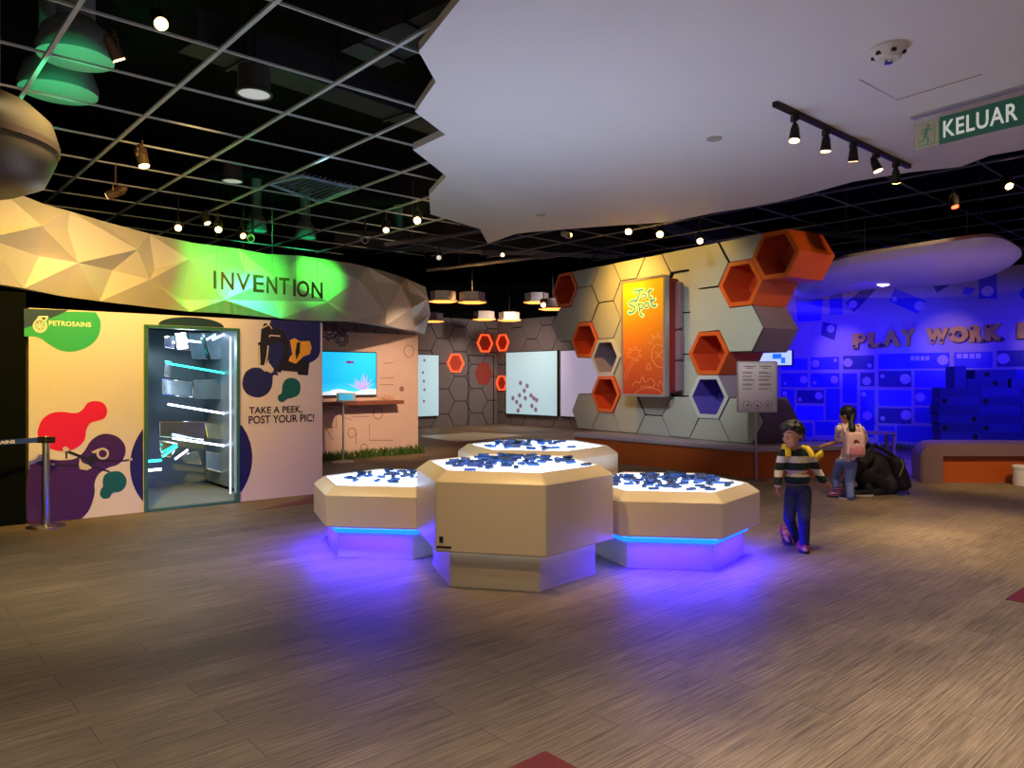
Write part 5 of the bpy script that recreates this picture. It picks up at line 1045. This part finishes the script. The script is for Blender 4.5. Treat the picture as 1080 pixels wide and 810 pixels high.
def dots_mat():
    m = bpy.data.materials.new('patterned_white_cotton'); m.use_nodes = True; nt = m.node_tree; b = nt.nodes['Principled BSDF']; tc = nt.nodes.new('ShaderNodeTexCoord'); vo = nt.nodes.new('ShaderNodeTexVoronoi'); vo.inputs['Scale'].default_value = 26
    rp = nt.nodes.new('ShaderNodeValToRGB'); rp.color_ramp.interpolation = 'CONSTANT'; rp.color_ramp.elements[0].color = lin((84, 80, 110))+(1,); rp.color_ramp.elements[1].position = .27; rp.color_ramp.elements[1].color = lin((240, 222, 208))+(1,)
    nt.links.new(tc.outputs['Object'], vo.inputs['Vector']); nt.links.new(vo.outputs['Distance'], rp.inputs['Fac']); nt.links.new(rp.outputs['Color'], b.inputs['Base Color']); b.inputs['Roughness'].default_value = .8; return m
cloth('top', [ico_pts(ch, (.124, .088, .135)), ico_pts(wa, (.112, .086, .10)), rcone(wa, .088, pe+Vector((0, 0, .03)), .092), rcone(shA, .048, shB, .048), rcone(nk, .048, nk-Vector((0, 0, .05)), .07)]+limb([shA, shA.lerp(elA, .7)], [.055, .062])+limb([shB, shB.lerp(elB, .7)], [.055, .062]), dots_mat(), girl, .007)
cloth('jeans', [ico_pts(pe, (.116, .09, .072))]+limb([hA, kA, aA], [.076, .058, .045])+limb([hB, kB, aB], [.076, .058, .046]), mat('light_blue_denim', (112, 128, 176), .8, scale=24, var=.25), girl, .008)
m_gshoe = mat('navy_shoe', (40, 36, 66), .6); m_wsole = mat('white_shoe_sole', (216, 206, 204), .6); m_pshoe = stripe_mat('purple_striped_shoe', (98, 44, 92), (206, 140, 160), .028, .3, 0)
fB = G(897.5, 527, 0); fA = G(884, 525, 0)
shoe('shoe', (fB.x, fB.y-.0, 0), (fB.x-.09, fB.y+.11, 0), .95, m_gshoe, girl, m_wsole); shoe('shoe', (fA.x+.02, fA.y+.0, 0), (fA.x-.11, fA.y+.07, 0), 1.15, m_pshoe, girl, m_gshoe, ).update_tag()
m_pk = mat('pink_backpack_fabric', (238, 196, 186), .7, scale=10); gb = thing('pink_backpack', 'pale pink small backpack worn on the back of the child in white', 'backpack', W(902, 470, 9.18))
gq_ = Plane(W(891, 470, 9.17).to_2d(), (1, .02)); gw = gq_.hit(913, 470)[0]; z0_, z1_ = W(0, 482, 9.15).z, W(0, 456, 9.15).z
o0 = [(0.01, z0_), (gw-.01, z0_), (gw-.02, z1_), (0.02, z1_)]
def pack(name, o, z, m, par, g, rad=.05): 
    rp_ = round_poly(o, rad, 5); c_ = (sum(p[0] for p in o)/4, sum(p[1] for p in o)/4)
    sc2 = lambda k_, zz: [(c_[0]+(x-c_[0])*k_, c_[1]+(y-c_[1])*k_, zz) for x, y in rp_]
    return MB().rings([sc2(.9, z[0]), sc2(1, z[0]+.02), sc2(1, z[1]-.025), sc2(.93, z[1]-.006), sc2(.8, z[1])], g.mat()).build(name, m, par, smooth=60)
pack('pack_body', o0, (-.10, .035), m_pk, gb, gq_)
pack('front_pocket', [(.035, z0_+.015), (gw-.035, z0_+.015), (gw-.045, z0_+.13), (.045, z0_+.13)], (.02, .06), mat('dusty_pink_fabric', (206, 136, 138), .7), gb, gq_, .03)
pr_ = MB(); pr_.prism(smooth_loop([(gw*.36, z0_+.19), (gw*.46, z0_+.215), (gw*.6, z0_+.2), (gw*.64, z0_+.17), (gw*.5, z0_+.155), (gw*.4, z0_+.165)], 4), .03, .037, gq_.mat()); pr_.build('front_print', mat('dark_red_print', (140, 44, 44), .6), gb)
pr_ = MB(); pr_.prism(smooth_loop([(gw*.42, z0_+.165), (gw*.6, z0_+.17), (gw*.62, z0_+.14), (gw*.46, z0_+.135)], 4), .03, .0385, gq_.mat()); pr_.build('front_print', m_white, gb)
for b_, sx in ((shA, -1), (shB, 1)):
    i_ = b_.lerp(nk, .2); MB().path([i_+Vector((0, -.10, -.04)), i_+Vector((0, -.04, .055)), i_+Vector((0, .05, .05)), i_+Vector((0, .10, -.04)), i_+Vector((0, .08, -.14))], .016, 8).build('shoulder_strap', m_pk, gb, smooth=60)
MB().path([gq_.pt(gw*.4, z1_-.01, -.02), gq_.pt(gw*.42, z1_+.03, -.02), gq_.pt(gw*.58, z1_+.03, -.02), gq_.pt(gw*.6, z1_-.01, -.02)], .007, 6).build('grab_handle', m_pk, gb, smooth=60)
# --- the crouching adult
def WA(x, y, D): return W(x, y, D+.26)
H = WA(904, 471, 9.62); fd = Vector((-.9, .05, -.45)); k = 1.0
nk = WA(911, 475, 9.62); shA, shB = WA(916, 481, 9.40), WA(916, 479, 9.78); ch = WA(921, 487, 9.60); wa = WA(930, 500, 9.60); pe = WA(934, 510, 9.60)
hA, hB = WA(932, 513, 9.50), WA(932, 511, 9.72); kA, kB = WA(909, 499, 9.36), WA(906, 497, 9.70); aA, aB = WA(916, 521, 9.40), WA(913, 519, 9.68)
elA, wrA = WA(903, 497, 9.36), WA(893, 512, 9.40); elB, wrB = WA(902, 492, 9.72), WA(891, 509, 9.6)
ap = head_parts(H, fd, k)+[rcone(H+Vector((.03, 0, -.05)), .05, nk, .055), rcone(nk, .07, ch, .13), rcone(ch, .14, wa, .13), rcone(wa, .13, pe, .14), rcone(shA, .055, shB, .055)]
ap += limb([shA, elA, wrA], [.05, .042, .028])+limb([shB, elB, wrB], [.05, .042, .028])+limb([hA, kA, aA], [.085, .06, .04])+limb([hB, kB, aB], [.085, .06, .04])
ap += hand_parts(wrA, (-.7, 0, -.6), (-.3, 0, -1), .92, 1)+hand_parts(wrB, (-.7, 0, -.6), (-.3, 0, -1), .92, -1)
adult = body(ap, H, fd, k, 'person', 'adult in dark clothes crouching on the floor beside the child in white', 'person', (aA.x, aA.y, 0), .006)
f_, r_, u_, R_h = axes(fd)
cloth('hair', [ico_pts(H+u_*.04-f_*.03, (.092, .10, .085), R_h, 3), ico_pts(H-f_*.07-u_*.01, (.085, .06, .1), R_h, 3), rcone(H-f_*.09, .06, nk+Vector((.03, 0, .03)), .07)], m_blackhair, adult, .008)
m_jk = mat('charcoal_jacket_cloth', (44, 38, 44), .8, scale=9, var=.2); m_pt = mat('black_trouser_cloth', (26, 24, 30), .85)
cloth('jacket', [rcone(nk, .085, ch, .16), rcone(ch, .17, wa, .165), rcone(wa, .165, pe+Vector((.02, 0, .0)), .17), rcone(shA, .075, shB, .075), rcone(pe+Vector((.01, -.08, 0)), .15, WA(931, 518, 9.50), .09), rcone(ch, .13, WA(912, 503, 9.42), .09)]+limb([shA, elA, wrA], [.075, .062, .045])+limb([shB, elB, wrB], [.075, .062, .045]), m_jk, adult, .012, 6)
cloth('trousers', [rcone(hA, .12, hB, .12)]+limb([hA, kA, aA], [.115, .088, .065])+limb([hB, kB, aB], [.115, .088, .065])+[rcone(hA, .10, aA+Vector((.06, 0, 0)), .06)], m_pt, adult, .012, 5)
fA = G(919, 523.5, 0); shoe('shoe', (fA.x, fA.y+.03, 0), (fA.x-.19, fA.y+.02, 0), 1.25, m_pt, adult, m_wsole); shoe('shoe', (aB.x+.02, aB.y, 0), (aB.x-.17, aB.y, 0), 1.25, m_pt, adult, m_wsole)
bb = thing('black_backpack', 'large black backpack with a yellow zip on the back of the crouching adult', 'backpack', WA(947, 500, 9.5))
m_bb = mat('black_backpack_fabric', (20, 20, 24), .75, scale=12, var=.2); c0, c1 = WA(941, 487, 9.55), WA(947, 509, 9.55)
cloth('pack_body', [rcone(c0, .09, c1, .10), rcone(c0+Vector((.0, -.13, 0)), .085, c1+Vector((0, -.13, 0)), .095), rcone(c0+Vector((0, .1, 0)), .085, c1+Vector((0, .1, 0)), .095)], m_bb, bb, .012, 4)
cloth('pack_pocket', [rcone(c0.lerp(c1, .45)+Vector((.07, -.1, 0)), .05, c1+Vector((.07, -.1, -.02)), .055), rcone(c0.lerp(c1, .45)+Vector((.07, .06, 0)), .05, c1+Vector((.07, .06, -.02)), .055)], m_bb, bb, .012)
MB().path([c0+Vector((.0, -.215, .06)), c0+Vector((.035, -.222, -.02)), c0.lerp(c1, .4)+Vector((-.03, -.226, 0)), c0.lerp(c1, .6)+Vector((-.06, -.21, 0))], .006, 6).build('zip', mat('yellow_green_zip', (170, 180, 50), .6), bb)
MB().path([c0+Vector((-.02, -.1, .08)), WA(931, 474, 9.45), WA(921, 469, 9.42), shA+Vector((-.02, -.06, .07)), shA+Vector((-.06, -.06, -.04))], .02, 8).build('shoulder_strap', m_bb, bb, smooth=60)
MB().path([c1+Vector((.06, -.12, -.09)), c1+Vector((.085, -.13, -.15)), c1+Vector((.07, -.13, -.19))], .006, 6).build('dangling_strap', m_bb, bb)
# ---------------------------------------------------------------- light
WARM = (1.0, .72, .42); WARM2 = (1.0, .82, .62); COOL = (.80, .88, 1.0)
BLUE = (.05, .02, 1.0); GRN = (.02, 1.0, .25); CYN = (.02, 1.0, .75); VIO = (.55, .2, 1.0)
# booth front: warm from the can above it, violet low on the door side
light('SPOT', (-2.9, 4.6, 3.95), 980, (1.0, .60, .05), bp.pt(.8, 1.5), .06, 58, 1)
light('SPOT', (-1.2, 6.6, 3.95), 150, (1.0, .48, .26), bp.pt(2.9, 1.6), .06, 42, 1)
light('SPOT', (-.2, 6.6, 3.9), 640, (.42, .14, 1.0), bp.pt(3.0, .2), .08, 36, 1)  # violet spot added in place of bounced purple light
# fascia: green behind the letters, warm at both ends
light('SPOT', (-2.55, 9.3, 3.9), 520, (.05, 1.0, .06), (-4.1, 10.9, 3.0), .05, 52, 1)
light('SPOT', (-3.15, 9.9, 3.95), 260, CYN, (-3.9, 11.0, 2.55), .05, 36, 1)
light('SPOT', (-2.3, 10.6, 3.95), 330, (.06, 1.0, .06), (-3.1, 11.9, 3.12), .05, 34, 1)
light('SPOT', (-2.6, 7.0, 3.95), 330, (1.0, .60, .18), (-4.8, 9.3, 2.7), .05, 70, 1)
light('SPOT', (-3.0, 5.6, 3.95), 280, (1.0, .58, .16), (-5.2, 7.4, 2.6), .05, 70, 1)
light('SPOT', (-.6, 10.0, 3.95), 420, (1.0, .70, .40), (-2.3, 13.3, 2.8), .05, 54, 1)
light('SPOT', (.2, 10.6, 3.7), 1150, (1.0, .64, .42), rp.pt(1.5, .9), .05, 36, .8)
# tables and floor
light('SPOT', (-.5, 4.6, 3.75), 260, (1.0, .62, .20), (0, 5.8, .8), .06, 60, .9)
light('SPOT', (1.9, 4.9, 3.75), 200, (1.0, .64, .26), (1.4, 6.3, .5), .06, 50, .9)
light('SPOT', (-2.4, 5.2, 3.95), 200, (1.0, .66, .30), (-1.1, 6.7, .5), .06, 46, .9)
light('SPOT', (-.4, 2.2, 3.75), 120, (1.0, .66, .30), (0, 5.2, .5), .06, 30, 1)
for x, y, e in ((-1.9, 1.5, 330), (1.5, 1.7, 640), (.4, -1.4, 330), (3.4, 2.6, 560), (4.4, 4.4, 300), (-.2, 3.1, 110)): light('SPOT', (x, y, 3.75), e, (1.0, .84, .73), (x, y, 0), .15, 84, 1)
light('SPOT', (-2.4, 4.4, 3.95), 440, (1.0, .88, .62), (-3.2, 6.0, 0), .1, 70, 1)
p, dd = heads[0]; light('SPOT', p+dd*.1, 120, WARM, p+dd, .04, 60, .9)
p, dd = heads[1]; light('SPOT', p+dd*.1, 160, WARM2, p+dd, .04, 60, .9)
p, dd = heads[2]; light('SPOT', p+dd*.1, 160, WARM, p+dd, .04, 60, .9)
p, dd = heads[3]; light('SPOT', p+dd*.1, 700, (1, .74, .4), p+dd, .04, 62, 1)
p, dd = heads[4]; light('SPOT', p+dd*.1, 200, WARM, p+dd, .04, 60, .9)
# partition
light('SPOT', hw.pt(-3.1, 4.05, 1.5), 480, (1.0, .52, .07), hw.pt(-3.3, 2.95), .04, 84, 1)
light('SPOT', hw.pt(-2.2, 4.05, 1.6), 120, (1.0, .58, .12), hw.pt(-2.0, 3.2), .04, 90, 1)
light('SPOT', (1.6, 8.0, 3.8), 520, (.96, 1.0, .92), hw.pt(-1.2, 2.0), .06, 42, 1)
light('SPOT', (.4, 8.0, 3.8), 330, (.9, .95, 1.0), hw.pt(-3.0, 1.0), .06, 42, 1)
light('SPOT', (-.6, 8.6, 3.8), 210, (1, .86, .84), hw.pt(-4.4, 1.8), .06, 45, .9)
# under-table blue strips
for key, R in (('left', .78), ('right', .80)):
    c = TC[key]
    for a in (-98, -38, 22, 142, 202):
        t = math.radians(a)
        if key == 'left' and a in (-38, 22): continue
        if key == 'right' and a in (142, 202): continue
        u_ = Vector((math.cos(t), math.sin(t), 0)); o = light('AREA', Vector((c[0], c[1], .232))+u_*.655*R/.8, 20, (.02, .004, 1.0), Vector((c[0], c[1], 0))+u_*.72, .08)
        o.data.shape = 'RECTANGLE'; o.data.size = .03; o.data.size_y = .62; o.rotation_euler = (0, math.radians(-24), t)
# blue play area
for loc, e, aim in (((6.2, 13.0, 3.1), 800, pw.pt(.2, 1.2)), ((9.0, 11.6, 3.1), 700, pw.pt(2.6, 1.0)), ((4.9, 14.4, 3.1), 700, pw.pt(-1.4, 1.6)), ((7.0, 12.6, 3.1), 900, (6.6, 13.0, 0))):
    light('SPOT', loc, e, (.035, .012, 1.0), aim, .1, 85, 1)
light('SPOT', (7.6, 15.2, .5), 160, (.02, .10, 1.0), pw.pt(1.15, 2.5), .05, 46, 1)
light('SPOT', pw.pt(1.9, 3.1, 2.6), 110, (1, .62, .14), pw.pt(1.9, 2.2), .04, 34, 1)
light('SPOT', pw.pt(3.6, 3.1, 2.6), 110, (1, .62, .14), pw.pt(3.6, 2.2), .04, 30, 1)
light('SPOT', pw.pt(-.3, 3.1, 2.6), 110, (1, .62, .14), pw.pt(-.25, 2.1), .04, 30, 1)
light('SPOT', (6.6, 10.2, .62), 70, (.75, .5, 1.0), (6.3, 12, 3.4), .1, 120, 1)
light('SPOT', (6.6, 7.6, 3.75), 520, WARM, (7.4, 10.7, .2), .05, 50, .9)
light('SPOT', (6.2, 9.3, 3.9), 260, (1.0, .66, .3), (4.6, 11.3, 3.2), .05, 50, 1)
# rear room
light('SPOT', (.6, 20.6, 3.9), 460, (1.0, .84, .74), (-.8, 24, 1.0), .2, 95, 1)
light('SPOT', (-.9, 18.0, 3.9), 600, (1.0, .60, .30), (-.6, 18.5, 0), .2, 110, 1)
light('SPOT', (1.2, 17.5, 3.9), 160, (.9, .85, 1.0), (1.8, 23, 1.0), .2, 80, 1)
light('SPOT', (-1.4, 12.6, 3.6), 90, (1.0, .8, .6), (-1.2, 18, 3.45), .1, 40, 1)  # spot added to brighten the near sides of the pendants
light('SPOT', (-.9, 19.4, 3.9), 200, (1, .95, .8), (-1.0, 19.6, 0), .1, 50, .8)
p_ = G(338, 203, 3.7); light('SPOT', p_, 14, (.5, .75, 1.0), p_+Vector((0, .1, 1)), .05, 70, 1)  # upward blue spot added to brighten the air grille
# green lamps on the ducts
for p_ in greens:
    light('SPOT', p_+Vector((.25, -.5, -.9)), 70, (.01, 1.0, .35), p_+Vector((0, 0, .1)), .03, 60, .8)
# booth interior
light('POINT', bp.pt((sa+sb)/2+.1, 1.9, -.6), 20, (.75, .9, 1.0), size=.1)
# ---------------------------------------------------------------- world, camera, view
w = bpy.data.worlds.new('hall'); bpy.context.scene.world = w; w.use_nodes = True
bg = w.node_tree.nodes['Background']; bg.inputs[0].default_value = (.66, .64, .62, 1); bg.inputs[1].default_value = .27
cd = bpy.data.cameras.new('camera'); cam = bpy.data.objects.new('camera', cd); C.objects.link(cam)
cam.location = (0, 0, EYE); cam.rotation_euler = (PI/2, 0, 0); cd.sensor_width = 36; cd.lens = 36*F/1080; cd.shift_y = -5/1080; cd.clip_start = .05; cd.clip_end = 100
sc = bpy.context.scene; sc.camera = cam
vs_ = sc.view_settings; vs_.view_transform = 'Standard'; vs_.look = 'None'; vs_.exposure = 0.0; vs_.gamma = 1.0; vs_.use_curve_mapping = False
